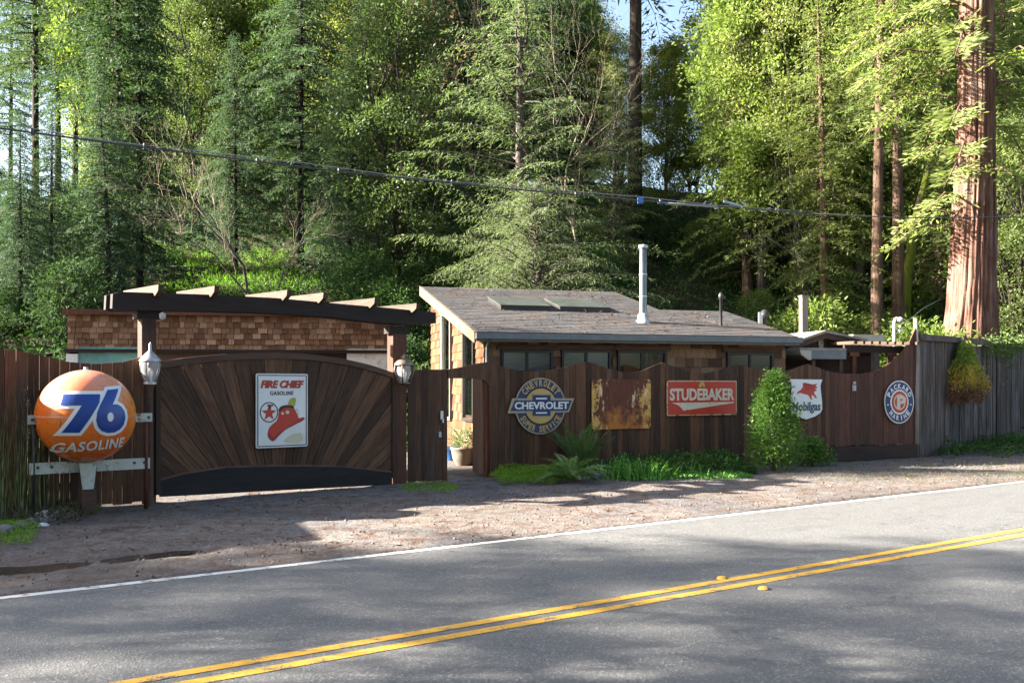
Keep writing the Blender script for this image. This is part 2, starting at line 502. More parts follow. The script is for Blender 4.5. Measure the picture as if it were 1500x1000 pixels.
# ------------------------------------------------------------------ the ground
def ground_mat():
    t = NT('forest_floor'); v = t.coords('Object')
    a = t.noise(v, .35, 6, .65); b = t.noise(v, 6, 6, .7)
    c = t.mix(t.g(a, .4, .62), (.055, .038, .026), (.030, .055, .020))
    c = t.mix(t.g(b, .35, .7), t.mix(.6, c, (.02, .015, .01)), c)
    t.color(c); t.rough(.95); t.spec(.1); t.bump(b, .8, .08); return t.m
M['floor'] = ground_mat()
gx = np.concatenate([np.linspace(-900, -130, 12), np.linspace(-120, 120, 241), np.linspace(130, 900, 12)])
gy = np.concatenate([np.linspace(-300, 16, 8), np.linspace(20, 150, 175), np.linspace(170, 1400, 12)])
GX, GY = np.meshgrid(gx, gy)
GZ = hill(GX, GY) - .07
def grid_faces(nx, ny):
    i = np.arange(nx * ny).reshape(ny, nx)
    return np.stack([i[:-1, :-1], i[:-1, 1:], i[1:, 1:], i[1:, :-1]], -1).reshape(-1, 4)
o = obj_from('ground', np_mesh('ground', np.stack([GX, GY, GZ], -1).reshape(-1, 3), grid_faces(len(gx), len(gy)), M['floor'], True))
tag(o, kind='structure')

def gravel_mat():
    t = NT('old_gravel_paving'); v = t.coords('Object')
    a = t.noise(v, .55, 5, .6); b = t.noise(v, 24, 4, .75); c3 = t.noise(v, 3.2, 6, .7)
    vor = t.n('TexVoronoi'); vor.inputs['Scale'].default_value = 34; t.l(v, vor.inputs['Vector'])
    c = t.mix(t.g(a, .38, .62), (.135, .135, .14), (.265, .225, .195))
    c = t.mix(t.g(c3, .49, .62), c, (.125, .070, .050))
    c = t.mix(1.0, c, t.ramp(vor.outputs['Color'], [(0, (.55, .55, .55)), (1, (1.45, 1.42, 1.4))]), 'MULTIPLY')
    c = t.mix(t.g(b, .35, .7), t.mix(.65, c, (.04, .035, .03)), c)
    big = t.noise(v, .28, 5, .7); c = t.mix(t.math('MULTIPLY', t.g(big, .46, .6), .6), c, (.095, .075, .062))
    wv = t.n('VectorMath', operation='ADD'); wn_ = t.n('TexNoise'); wn_.inputs['Scale'].default_value = 1.6; t.l(v, wn_.inputs['Vector']); t.l(v, wv.inputs[0]); t.l(wn_.outputs['Color'], wv.inputs[1])
    ck = t.n('TexVoronoi', feature='DISTANCE_TO_EDGE'); ck.inputs['Scale'].default_value = 1.1; t.l(wv.outputs[0], ck.inputs['Vector'])
    c = t.mix(t.math('MULTIPLY', t.math('LESS_THAN', ck.outputs['Distance'], .02), t.g(a, .52, .6)), c, (.06, .05, .042))
    t.color(c); t.rough(.9); t.spec(.2)
    h = t.mix(.5, b, vor.outputs['Distance'], 'ADD'); t.bump(h, .7, .02); return t.m
M['gravel'] = gravel_mat()
PUD = [(-7.0, 7.85), (-5.6, 8.75), (-4.9, 9.2), (-4.1, 9.75), (-3.4, 10.3)]      # wet rut beside the road
def rut_dist(X, Y):
    r = np.full(X.shape, 9.0)
    for (ax, ay), (bx, by) in zip(PUD, PUD[1:]):
        dx, dy = bx - ax, by - ay; t = np.clip(((X - ax) * dx + (Y - ay) * dy) / (dx * dx + dy * dy), 0, 1)
        r = np.minimum(r, np.hypot(X - ax - dx * t, Y - ay - dy * t))
    return r
def line_dist(X, Y): return (X - LINE_P.x) * LINE_N.x + (Y - LINE_P.y) * LINE_N.y    # + on the road side
def gravel_z(X, Y):
    d = line_dist(X, Y)
    z = (fbm(X * 1.3, Y * 1.3, 11) - .5) * .05 + (vnoise(X * 5, Y * 5, 15) - .5) * .012
    edge = np.clip((-d - .02) / .5, 0, 1)
    z = z * (.3 + .7 * edge) + np.where(d > -.02, -.03, .008) * 1.0
    r = rut_dist(X, Y)
    z = z - (.03 + .035 * vnoise(X * 1.7, Y * 1.7, 19)) * np.exp(-(r / .3) ** 2) + (vnoise(X * 9, Y * 9, 16) - .5) * .02 * np.exp(-(r / .5) ** 2)
    return z
x = np.concatenate([np.arange(-26, -9, .2), np.arange(-9, 9, .07), np.arange(9, 32, .2)]); y = np.concatenate([np.arange(2.5, 7, .2), np.arange(7, 15, .07), np.arange(15, 33.5, .16)])
X, Y = np.meshgrid(x, y)
o = obj_from('gravel_shoulder', np_mesh('gravel_shoulder', np.stack([X, Y, gravel_z(X, Y)], -1).reshape(-1, 3), grid_faces(len(x), len(y)), M['gravel'], True))
tag(o, kind='structure')

t = NT('muddy_water'); t.color((.035, .025, .018)); t.rough(.22); t.spec(.5); M['puddle'] = t.m
mb = MB(); n = len(PUD)
L = []; R = []
for i, p in enumerate(PUD):
    a, b = PUD[max(i - 1, 0)], PUD[min(i + 1, n - 1)]; d = (Vector(b) - Vector(a)).normalized(); q = Vector((-d.y, d.x)) * (.5 if 0 < i < n - 1 else .05)
    L.append((p[0] + q.x, p[1] + q.y, -.026)); R.append((p[0] - q.x, p[1] - q.y, -.026))
mb.add(L + R, [(n + i, n + i + 1, i + 1, i) for i in range(n - 1)])
tag(mb.build('puddle', M['puddle']), kind='structure')

# road, its lines and reflectors: a frame with local x along the white line, local -y over the road
RA = math.atan2(LINE_D.y, LINE_D.x)
def asphalt_mat():
    t = NT('worn_asphalt'); v = t.coords('Object'); sx = t.n('SeparateXYZ'); t.l(v, sx.inputs[0])
    fine = t.noise(v, 55, 4, .85); mid = t.noise(v, 14, 5, .7); vl = t.coords('Object', (.12, 1.1, 1)); big = t.noise(vl, 1.0, 4, .6)
    vor = t.n('TexVoronoi'); vor.inputs['Scale'].default_value = 60; t.l(v, vor.inputs['Vector'])
    c = t.mix(t.g(big, .35, .68), (.074, .075, .077), (.112, .110, .107))
    c = t.mix(t.g(fine, .40, .60), t.mix(.55, c, (.02, .02, .02)), t.mix(.25, c, (.28, .28, .27)))
    c = t.mix(t.g(mid, .5, .75), c, t.mix(.3, c, (.05, .05, .05)))
    spk = t.g(vor.outputs['Color'], .74, .78)
    c = t.mix(t.math('MULTIPLY', spk, .55), c, (.40, .39, .37))
    vs_ = t.coords('Object', (.35, 2.2, 1)); st = t.noise(vs_, .9, 6, .7); c = t.mix(t.math('MULTIPLY', t.g(st, .5, .66), .45), c, (.055, .054, .055))
    yy = t.math('ADD', sx.outputs[1], t.math('MULTIPLY', t.noise(v, .4, 2, .5), .5))
    for w0 in (-.75, -2.35, -4.1, -5.6):
        d_ = t.math('ABSOLUTE', t.math('SUBTRACT', yy, w0 + .25)); c = t.mix(t.math('MULTIPLY', t.g(d_, .55, .05), .0 if False else .22), c, (.135, .132, .128))
    oil = t.math('ABSOLUTE', t.math('ADD', yy, 1.3)); c = t.mix(t.math('MULTIPLY', t.g(t.noise(v, 2.6, 5, .7), .55, .68), .35), c, (.05, .05, .052))
    wv = t.n('VectorMath', operation='ADD'); wn_ = t.n('TexNoise'); wn_.inputs['Scale'].default_value = 2.2; wn_.inputs['Detail'].default_value = 6; t.l(v, wn_.inputs['Vector']); t.l(v, wv.inputs[0]); t.l(wn_.outputs['Color'], wv.inputs[1])
    ck = t.n('TexVoronoi', feature='DISTANCE_TO_EDGE'); ck.inputs['Scale'].default_value = .32; t.l(wv.outputs[0], ck.inputs['Vector'])
    crk = t.math('MULTIPLY', t.math('LESS_THAN', ck.outputs['Distance'], .0035), t.g(t.noise(v, .22, 2, .5), .5, .56))
    c = t.mix(t.math('MULTIPLY', crk, .45), c, (.03, .03, .03))
    t.color(c); t.rough(.66); t.spec(.35); t.bump(t.mix(.5, fine, vor.outputs['Distance'], 'ADD'), .6, .012); return t.m
M['asphalt'] = asphalt_mat()
def paint_mat(name, c):
    t = NT(name); v = t.coords('Object'); a = t.noise(v, 5, 7, .75); b = t.noise(v, 60, 3, .8)
    col = t.mix(t.g(a, .3, .8), tuple(q * .75 for q in c), c)
    w = t.math('ADD', t.math('MULTIPLY', a, .75), t.math('MULTIPLY', b, .45))
    col = t.mix(t.g(w, .63, .68), col, (.12, .11, .10)); t.color(col); t.rough(.6); t.spec(.35); return t.m
M['yellow'] = paint_mat('worn_yellow_road_paint', (.66, .36, .045))
M['lwhite'] = paint_mat('worn_white_road_paint', (.72, .71, .67))
def road_strip(name, y0, y1, z, mat, x0=-400, x1=400, n=160):
    xs = np.concatenate([np.linspace(x0, -40, 20), np.linspace(-39, 60, n), np.linspace(62, x1, 20)])
    V = np.concatenate([np.stack([xs, np.full_like(xs, y0), np.full_like(xs, z)], 1), np.stack([xs, np.full_like(xs, y1), np.full_like(xs, z)], 1)])
    m = len(xs); i = np.arange(m - 1)
    o = obj_from(name, np_mesh(name, V, np.stack([i, i + 1, m + i + 1, m + i], 1), mat), None, (LINE_P.x, LINE_P.y, 0), (0, 0, RA))
    return tag(o, kind='structure')
road_strip('road', -6.55, .07, 0.0, M['asphalt'])
road_strip('edge_line', -.11, 0.0, .004, M['lwhite'])
road_strip('edge_line', -6.35, -6.24, .004, M['lwhite'])
YC = -3.12
road_strip('centre_line', YC - .165, YC - .055, .004, M['yellow'])
road_strip('centre_line', YC + .055, YC + .165, .004, M['yellow'])
for (px, py, lab) in ((1058, 847, 'domed yellow road reflector on the far side of the double yellow line'), (1119, 862, 'domed yellow road reflector on the near side of the double yellow line')):
    p = gnd(px, py); r = thing('road_reflector', lab, 'road reflector', (p.x, p.y, 0.0), RA)
    MB().lathe([(.0, .024), (.03, .022), (.047, .012), (.055, 0.0)], n=16).build('dome', M['yellow'], r)
    MB().lathe([(.062, .004), (.064, -.002)], n=16).build('adhesive_pad', M['blackpipe'], r)

# ------------------------------------------------------------------ left fence panel
LW = 'fence'
def boards(root, frame, u0, u1, width, top, mat, zb=0.03, th=.022, gap=.006, y=0.0, name='board', jit=.004, rnd=random.Random(3)):
    """vertical boards, each its own object; top(u) gives the height"""
    u = u0
    while u < u1 - .02:
        w = min(width * rnd.uniform(.88, 1.12), u1 - u)
        if u1 - u - w < .05: w = u1 - u
        n = 3; pts = [(-w / 2 + gap / 2, 0), (w / 2 - gap / 2, 0)]
        zb2 = zb + rnd.uniform(-.012, .02)
        for i in range(n, -1, -1):
            q = -w / 2 + gap / 2 + (w - gap) * i / n
            pts.append((q, top(u + w / 2 + q) - zb2))
        yy = y + rnd.uniform(-jit, jit)
        MB().prism(pts, -th / 2, th / 2).build(name, mat if not callable(mat) else mat(rnd), root, (u + w / 2, yy, zb2))
        u += w

U = lambda px: FL.uz(px, 600)[0]
ltop = [(FL.uz(px, py)[0], FL.uz(px, py)[1]) for px, py in ((-160, 500), (-80, 524), (-30, 518), (0, 511), (30, 514), (60, 521), (100, 530), (140, 533), (180, 530), (212, 521))]
fence_l = thing('scalloped_fence', 'short dark brown board fence with dipped top behind the round orange sign', 'fence', FL.world(0), FL.a)
boards(fence_l, FL, U(-160), U(210), .135, lambda u: interp(ltop, u), M['fence'])
mb = MB()
for z in (.35, 1.65): mb.box(((U(-160) + U(210)) / 2, .05, z), (U(210) - U(-160), .06, .09))
mb.build('rail', M['darkz'], fence_l)
for px in (-150, 5): 
    MB().box((U(px), .075, 1.1), (.1, .1, 2.1)).build('post', M['darkz'], fence_l)

# ------------------------------------------------------------------ pergola over the driveway gate
perg = thing('gate_pergola', 'dark timber arch beam on two posts above the driveway gate, topped by pale rafter ends', 'pergola', FL.world(0), FL.a)
def fl(px, py, v=0.0): return FL.uz(px, py, v)
BV = .0
bt = [fl(162, 431), fl(172, 428), fl(300, 432), fl(400, 437), fl(500, 446), fl(570, 452), fl(634, 458)]
bb = [fl(634, 474), fl(600, 476), fl(585, 475), fl(540, 471), fl(480, 464), fl(400, 459), fl(320, 456), fl(250, 455), fl(168, 455), fl(161, 452)]
MB().prism(bt + bb, -.10, .0).build('beam', M['dark'], perg)
MB().prism([(p[0], p[1]) for p in bt + bb], .20, .29).build('beam', M['dark'], perg)
for px0, px1, top in ((208, 229, 456), (576, 596, 480)):
    u0, u1 = U(px0), U(px1)
    MB().box(((u0 + u1) / 2, .10, fl(px0, top)[1] / 2), (u1 - u0, .185, fl(px0, top)[1])).build('post', M['post'] if px0 > 300 else M['darkz'], perg)
    uc = (u0 + u1) / 2; zc = fl((px0 + px1) / 2, top)[1]
    MB().box((uc, .1, zc - .04), (u1 - u0 + .14, .19, .14)).build('bracket', M['dark'], perg)
for px, py, ln in ((236, 414, .85), (318, 416, .95), (424, 422, 1.05), (477, 426, 1.0), (552, 434, 1.0), (613, 442, 1.0), (186, 414, .5)):
    if px == 186: continue
    u, z = fl(px, py, -.32)
    pr = [(-.32, z - .03), (-.30, z - .12), (-.16, z - .19), (1.25, z - .19), (1.25, z)]
    mb = MB(); pts = [(u - .04, p[0], p[1]) for p in pr] + [(u + .04, p[0], p[1]) for p in pr]; n = len(pr)
    mb.add(pts, [tuple(range(n)), tuple(range(2 * n - 1, n - 1, -1))] + [(i, i + n, (i + 1) % n + n, (i + 1) % n) for i in range(n)])
    mb.build('rafter', M['rafter'], perg)
sp = MB(); u, z = fl(236, 466, -.14)
sp.lathe([(.02, -.02), (.045, 0), (.05, .06), (.0, .09)], (u, -.2, z), 12)
sp.build('floodlight', M['whitepaint'], perg, label='small white flood lamp at the top of the left post')

# ------------------------------------------------------------------ driveway gate with radiating boards
gate = thing('driveway_gate', 'wide arched brown gate of fanned boards over the driveway', 'gate', FL.world(0), FL.a)
g0, g1 = U(234), U(573)
gu = [g0 + (g1 - g0) * i / 24 for i in range(25)]
gtop_t = [(fl(px, py)[0], fl(px, py)[1]) for px, py in ((232, 530), (270, 524), (330, 518), (400, 516), (450, 518), (500, 525), (540, 534), (576, 546))]
gbot_t = [(fl(px, py)[0], fl(px, py)[1]) for px, py in ((232, 704), (270, 694), (330, 685), (400, 683), (450, 683), (500, 684), (573, 692))]
gt, gb = lambda u: interp(gtop_t, u), lambda u: interp(gbot_t, u)
outline = [(u, gt(u) - .10) for u in gu] + [(u, gb(u)) for u in gu[::-1]]
cu, cz = fl(408, 812)
NB = 34
a_lo, a_hi = math.radians(12), math.radians(168)
for i in range(NB):
    a0, a1 = a_lo + (a_hi - a_lo) * i / NB, a_lo + (a_hi - a_lo) * (i + 1) / NB
    P = outline
    n0, n1 = (math.sin(a0), -math.cos(a0)), (-math.sin(a1), math.cos(a1))
    P = clip(P, n0[0], n0[1], n0[0] * cu + n0[1] * cz - .004)
    if len(P) > 2: P = clip(P, n1[0], n1[1], n1[0] * cu + n1[1] * cz - .004)
    if len(P) < 3: continue
    am = (a0 + a1) / 2
    c = (sum(p[0] for p in P) / len(P), sum(p[1] for p in P) / len(P)); rot = am - math.pi / 2
    ca, sa = math.cos(-rot), math.sin(-rot)
    Q = [((p[0] - c[0]) * ca - (p[1] - c[1]) * sa, (p[0] - c[0]) * sa + (p[1] - c[1]) * ca) for p in P]
    yj = random.uniform(-.004, .004)
    MB().prism(Q, -.012, .012).build('board', M['gate'], gate, (c[0], yj, c[1]), (0, -rot, 0))
MB().prism([(u, gt(u) - .16) for u in gu] + [(u, gb(u) - .2) for u in gu[::-1]], .03, .045).build('backing_panel', M['kick'], gate)
MB().prism([(u, gt(u)) for u in gu] + [(u, gt(u) - .095) for u in gu[::-1]], -.045, .045).build('top_rail', M['trim'], gate)
zb0, zb1 = fl(236, 727)[1], fl(573, 709)[1]
MB().prism([(u, gb(u) + .004) for u in gu] + [(g1, zb1), (g0, zb0)], -.03, .03).build('kickboard', M['kick'], gate)
ring_ = [(u, gb(u) + .03) for u in gu] + [(u, gb(u) + .002) for u in gu[::-1]]
MB().prism(ring_, -.036, -.014).build('lower_rail', M['trim'], gate)
for u, w in ((g0 - .035, .07), (g1 + .03, .06)):
    MB().box((u, 0, (gt(u) + .1) / 2 + .02), (w, .09, gt(u) - .12)).build('stile', M['darkz'], gate)

# ------------------------------------------------------------------ small gate panel and arched doorway
wick = thing('gateway_panel', 'narrow brown board panel with latch between driveway gate and open doorway', 'fence panel', FL.world(0), FL.a)
wt = [(fl(px, py)[0], fl(px, py)[1]) for px, py in ((594, 543), (620, 541), (655, 541), (680, 537), (700, 532), (716, 530), (722, 531))]
boards(wick, FL, U(597), U(655), .15, lambda u: interp(wt, u), M['fence'], zb=.02)
MB().box(((U(597) + U(655)) / 2, .045, 1.5), (U(655) - U(597), .05, .09)).build('rail', M['darkz'], wick)
u, z = fl(647, 608, -.03); MB().box((u, -.03, z), (.06, .025, .16)).box((u + .01, -.05, z - .1), (.03, .03, .07)).build('latch', M['zinc'], wick)
u, z = fl(645, 636, -.03); MB().box((u, -.022, z), (.055, .015, .1)).build('doorbell', M['whitepaint'], wick)
hdr = thing('doorway_frame', 'arched brown board header and posts framing the open garden doorway', 'doorway', FL.world(0), FL.a)
uu = [U(655) + (U(722) - U(655)) * i / 10 for i in range(11)]
ob = [(fl(px, py)[0], fl(px, py)[1]) for px, py in ((655, 554), (690, 554), (708, 556), (716, 566))]
MB().prism([(u, interp(wt, u)) for u in uu] + [(U(722), 0), (U(718), 0)] + [(p[0], p[1]) for p in ob[::-1]], -.03, .03).build('header', M['fence'], hdr)
MB().box((U(716.5), .06, 1.0), (.09, .1, 2.02)).build('post', M['post'], hdr)
u = U(712)
dl = obj_from('door', MB().box((-.36, 0, .98), (.72, .04, 1.9)).mesh('door', M['door']), hdr, (u, .1, .03), (0, 0, math.radians(-113)))
dl['label'] = 'pale brown garden door standing open inwards'
MB().box((-.66, .03, 1.0), (.04, .06, .12)).build('handle', M['zinc'], dl)

# ------------------------------------------------------------------ scalloped fence on the right
U2 = lambda px: FR.uz(px, 600)[0]
rt = []
for px, py in ((718, 531), (735, 537), (755, 542), (775, 544), (800, 543), (825, 538), (845, 532), (857, 529.5), (870, 532), (890, 540), (915, 546), (940, 543), (958, 535), (970, 530.5), (985, 536), (1005, 543), (1033, 546.5),
               (1055, 541), (1070, 536), (1081, 534), (1095, 537), (1115, 542), (1137, 546), (1160, 541), (1175, 535), (1183, 533), (1195, 537), (1210, 543), (1232, 547), (1260, 547), (1276, 545), (1290, 540), (1305, 530), (1320, 516), (1332, 500), (1342, 478), (1352, 474)):
    rt.append(FR.uz(px, py))
fence_r = thing('scalloped_fence', 'long brown board fence with wavy top carrying the row of vintage signs', 'fence', FR.world(0), FR.a)
boards(fence_r, FR, U2(720), U2(1215), .128, lambda u: interp(rt, u), M['fence'], rnd=random.Random(5))
boards(fence_r, FR, U2(1215), U2(1342), .155, lambda u: interp(rt, u), M['fence_red'], zb=.36, rnd=random.Random(8))
MB().box(((U2(1215) + U2(1346)) / 2, -.01, .185), (U2(1346) - U2(1215), .07, .33)).build('kickboard', M['kick_brown'], fence_r)
mb = MB()
for z in (.4, 1.7): mb.box(((U2(722) + U2(1342)) / 2, .05, z), (U2(1342) - U2(722), .06, .09))
mb.build('rail', M['darkz'], fence_r)
for px in (774, 915, 1033, 1137, 1232): MB().box((U2(px), .08, .97), (.1, .1, 1.9)).build('post', M['darkz'], fence_r)
u, z = FR.uz(1343, 466)
MB().tube([(u, .02, .0), (u, .02, 1.6), (u + .03, .02, 2.5), (u - .02, .02, z)], [.07, .07, .06, .05], 9).build('post', M['palewood'], fence_r)
u, z = FR.uz(1251, 568, -.03); MB().box((u, -.035, z), (.085, .04, .13)).box((u, -.045, z + .12), (.05, .05, .06)).build('latch', M['whitepaint'], fence_r)

# ------------------------------------------------------------------ tall weathered fence
PT = FR.world(U2(1346))
FT = Frame(PT.x, PT.y, 44.0)
tall = thing('weathered_fence', 'tall silver grey weathered board fence beside the big redwood', 'fence', FT.world(0), FT.a)
t0, t1 = FT.uz(1346, 600)[0], FT.uz(1560, 600)[0]
ztop = FT.uz(1347, 500)[1]
zl = lambda u: 2.86 + .04 * math.sin(u * 1.3)
boards(tall, FT, t0, t1, .16, lambda u: zl(u), M['old'], rnd=random.Random(12), jit=.012)
mb = MB(); mb.beam((t0, -.02, 2.93), (t1, -.02, 2.95), .13, .15); mb.build('top_rail', M['old'], tall)
mb = MB()
for z in (.45, 2.2): mb.box(((t0 + t1) / 2, .06, z), (t1 - t0, .06, .1))
mb.build('rail', M['darkz'], tall)
for u in np.arange(t0 + .1, t1, 2.4): MB().box((u, .1, 1.4), (.11, .11, 2.8)).build('post', M['darkz'], tall)

# ------------------------------------------------------------------ the house
house = thing('shingled_house', 'low cedar shingled house with sloping grey roof, two skylights and steel flue', 'house', FH.world(0), FH.a)
HU = lambda px, v=0.0: FH.uz(px, 500, v)[0]
hL = FH.uz(1152, 500)[0]
D1, D2, US = 6.0, 3.0, 5.1
RS, RZ0 = .243, 2.93                       # roof slope and height over the front wall
rz = lambda v: RZ0 + RS * v
mb = MB()
mb.hexa([(0.03, .03, 0), (hL - .03, .03, 0), (hL - .03, D2, 0), (0.03, D2, 0), (.03, .03, rz(.03) - .06), (hL - .03, .03, rz(.03) - .06), (hL - .03, D2, rz(D2) - .06), (.03, D2, rz(D2) - .06)])
mb.hexa([(0.03, D2 + .002, 0), (US, D2 + .002, 0), (US, D1, 0), (.03, D1, 0), (.03, D2 + .002, rz(D2) - .06), (US, D2 + .002, rz(D2) - .06), (US, D1, rz(D1) - .06), (.03, D1, rz(D1) - .06)])
mb.build('wall', M['wallback'], house)
# windows of the front: (px0, px1, head row, what is behind the pane; dark is a black panel painted as unlit room)
wins = [(737, 806, 514, 'blind'), (825, 891, 514, 'blind'), (907, 972, 515, 'curtain_or_dark_panel'), (1067, 1129, 518, 'dark')]
holes = []
for px0, px1, py, kind in wins:
    u0, zt = FH.uz(px0, py); u1, _ = FH.uz(px1, py); zb = zt - .95
    holes.append((u0 - .05, u1 + .05, zb - .05, zt + .05))
    w = MB(); t_ = .05
    for c, d in ((((u0 + u1) / 2, -.02, zt + .0), (u1 - u0 + .10, .09, t_)), (((u0 + u1) / 2, -.02, zb), (u1 - u0 + .10, .09, t_)),
                 ((u0 - .025, -.02, (zt + zb) / 2), (t_, .085, zt - zb)), ((u1 + .025, -.02, (zt + zb) / 2), (t_, .085, zt - zb)), (((u0 + u1) / 2, -.015, (zt + zb) / 2), (.05, .06, zt - zb - .05))):
        w.box(c, d)
    wo = w.build('window', M['frame'], house)
    for s in (0, 1):
        a, b = (u0, (u0 + u1) / 2 - .025) if s == 0 else ((u0 + u1) / 2 + .025, u1)
        MB().box(((a + b) / 2, -.012, (zt + zb) / 2), (b - a - .002, .006, zt - zb - .052)).build('pane', M['glass'], wo)
        if kind == 'blind':
            mb = MB()
            for k in range(18): mb.box(((a + b) / 2, .016, zb + .03 + (zt - zb - .05) * (k + .5) / 18), (b - a - .01, .006, .046), Matrix.Rotation(.25, 3, 'X'))
            mb.build('blind', M['blind'], wo)
        else:
            mb = MB(); m = M['curtain_or_dark_panel'] if kind == 'curtain_or_dark_panel' else M['inside']
            if kind == 'curtain_or_dark_panel' and s == 1:
                for k in range(5): mb.lathe([(.05, zb + .03), (.045, zt - .03)], (a + (b - a) * (k + .5) / 5, .026, 0), 8)
            else: mb.box(((a + b) / 2, .022, (zt + zb) / 2), (b - a - .01, .008, zt - zb - .05))
            mb.build('curtain_or_dark_panel', m, wo)
    MB().box(((u0 + u1) / 2, -.03, zt + .085), (u1 - u0 + .3, .07, .10)).build('window_trim', M['trim'], house)
# shingles of the front wall, one object each, in rows under the eave
rs = random.Random(21)
def shingle_rows(root, u0, u1, z_hi, z_lo, row, wid, mat, holes=(), y=-.0):
    k = 0; z = z_hi
    protos = {}
    while z > z_lo:
        u = u0 - rs.uniform(0, wid * .6)
        while u < u1:
            w = wid * rs.choice((.62, .8, .95, 1.0, 1.15, 1.35)); a, b = max(u, u0), min(u + w, u1); u += w
            if b - a < .03: continue
            mid = (a + b) / 2
            if any(h[0] - .01 < b and a < h[1] + .01 and h[2] < z - row * .25 and z - row * .75 < h[3] for h in holes):
                ok = False
                for h in holes:
                    if h[0] - .01 < b and a < h[1] + .01:
                        if a < h[0] - .05: b = h[0] - .006; ok = True
                        elif b > h[1] + .05: a = h[1] + .006; ok = True
                if not ok: continue
                mid = (a + b) / 2
            key = round((b - a) / .012)
            if key not in protos:
                ww = key * .012 - .008; hh = row * 1.12
                protos[key] = MB().hexa([(-ww / 2, -.030, -hh), (ww / 2, -.030, -hh), (ww / 2, .0, -hh), (-ww / 2, .0, -hh), (-ww / 2, -.008, 0), (ww / 2, -.008, 0), (ww / 2, .0, 0), (-ww / 2, .0, 0)]).mesh('shingle', mat)
            obj_from('shingle', protos[key], root, (mid, y + rs.uniform(-.003, .003), z + rs.uniform(-.01, .006)))
        z -= row; k += 1
shingle_rows(house, .02, hL - .02, rz(0) - .12, 1.45, .205, .25, M['shingle'], holes, .024)
# left end wall: shingles too small to pick apart from the road
mb = MB(); z = .15; hz_ = lambda v: rz(v) - .14
row = .2
while z < 4.4:
    v = -.01 + rs.uniform(-.1, 0)
    while v < D1:
        w = rs.uniform(.14, .34); a, b = max(v, 0.0), min(v + w, D1) - .008; v += w
        zt = min(z + row * 1.1, hz_(a), hz_(b))
        if b - a < .03 or zt < z + .03: continue
        if (.75 < (a + b) / 2 < 1.85 and z > .95 and z < 2.98) or (3.2 < (a + b) / 2 < 4.35 and .9 < z < 3.55): continue
        dz = rs.uniform(-.008, .008)
        mb.hexa([(-.004, a, z + dz), (-.004, b, z + dz), (.028, b, z + dz), (.028, a, z + dz), (.018, a, zt), (.018, b, zt), (.029, b, zt), (.029, a, zt)])
    z += row
mb.build('shingle_siding', M['shingle_side'], house, kind='stuff')
for v0, v1, zb, zt in ((.8, 1.8, 1.0, 2.95), (3.25, 4.3, .95, 3.5)):
    w = MB()
    slope_ = RS
    for (c, d) in (((-.01, v0, (zb + zt) / 2), (.09, .07, zt - zb)), ((-.01, v1, (zb + zt) / 2 + .06), (.09, .07, zt - zb + .12)), ((-.01, (v0 + v1) / 2, zb), (.1, v1 - v0 + .07, .07)), ((-.01, (v0 + v1) / 2, zt + .05), (.1, v1 - v0 + .07, .09))): w.box(c, d)
    wo = w.build('window', M['palewood'] if v0 > 2 else M['frame'], house)
    MB().box((.008, (v0 + v1) / 2, (zb + zt) / 2), (.006, v1 - v0 - .07, zt - zb - .07)).build('pane', M['glass'], wo)
    MB().box((.024, (v0 + v1) / 2, (zb + zt) / 2), (.006, v1 - v0 - .07, zt - zb - .07)).build('curtain_or_dark_panel', M['white'] if v0 > 2 else M['blind'], wo)
# roof: one slope, deeper on the left than on the right
def roof_mat():
    t = NT('asphalt_roofing'); v = t.coords('Object'); a = t.noise(v, 1.4, 5, .65); b = t.noise(v, 30, 4, .75)
    br = t.n('TexBrick'); t.l(v, br.inputs['Vector']); br.inputs['Scale'].default_value = 1.0
    br.inputs['Brick Width'].default_value = .3; br.inputs['Row Height'].default_value = .14; br.inputs['Mortar Size'].default_value = .008
    br.inputs['Color1'].default_value = (.75, .75, .75, 1); br.inputs['Color2'].default_value = (1.2, 1.2, 1.2, 1); br.inputs['Mortar'].default_value = (.35, .35, .35, 1)
    c = t.mix(t.g(a, .42, .62), (.085, .087, .095), (.115, .095, .088))
    c = t.mix(1.0, c, br.outputs['Color'], 'MULTIPLY'); c = t.mix(t.g(b, .4, .75), t.mix(.5, c, (.03, .025, .02)), c)
    t.color(c); t.rough(.85); t.spec(.25); t.bump(b, .6, .02); return t.m
M['roof'] = roof_mat()
ov = .32
def slab(mb, u0, u1, v0, v1, th=.09, lift=0.0):
    mb.hexa([(u0, v0, rz(v0) - th + lift), (u1, v0, rz(v0) - th + lift), (u1, v1, rz(v1) - th + lift), (u0, v1, rz(v1) - th + lift), (u0, v0, rz(v0) + lift), (u1, v0, rz(v0) + lift), (u1, v1, rz(v1) + lift), (u0, v1, rz(v1) + lift)])
mb = MB(); slab(mb, -.22, US + .3, -ov, D1 + .2); slab(mb, US + .301, hL + .12, -ov, D2 + .1)
roof = mb.build('roof', M['roof'], house)
mb = MB()       # thin overlapping courses
for k in range(34):
    v0 = -ov + .01 + k * .19
    if v0 > D1: break
    u1 = US + .29 if v0 > D2 else hL + .11
    uu_ = -.21
    while uu_ < u1:
        w = min(rs.uniform(.7, 1.1), u1 - uu_); l_ = rs.uniform(.010, .016)
        mb.hexa([(uu_, v0, rz(v0) + .002), (uu_ + w - .006, v0, rz(v0) + .002), (uu_ + w - .006, v0 + .2, rz(v0 + .2) + .001), (uu_, v0 + .2, rz(v0 + .2) + .001),
                 (uu_, v0, rz(v0) + l_), (uu_ + w - .006, v0, rz(v0) + l_), (uu_ + w - .006, v0 + .2, rz(v0 + .2) + .003), (uu_, v0 + .2, rz(v0 + .2) + .003)])
        uu_ += w
co = mb.build('roofing_course', M['roof'], roof, kind='stuff')
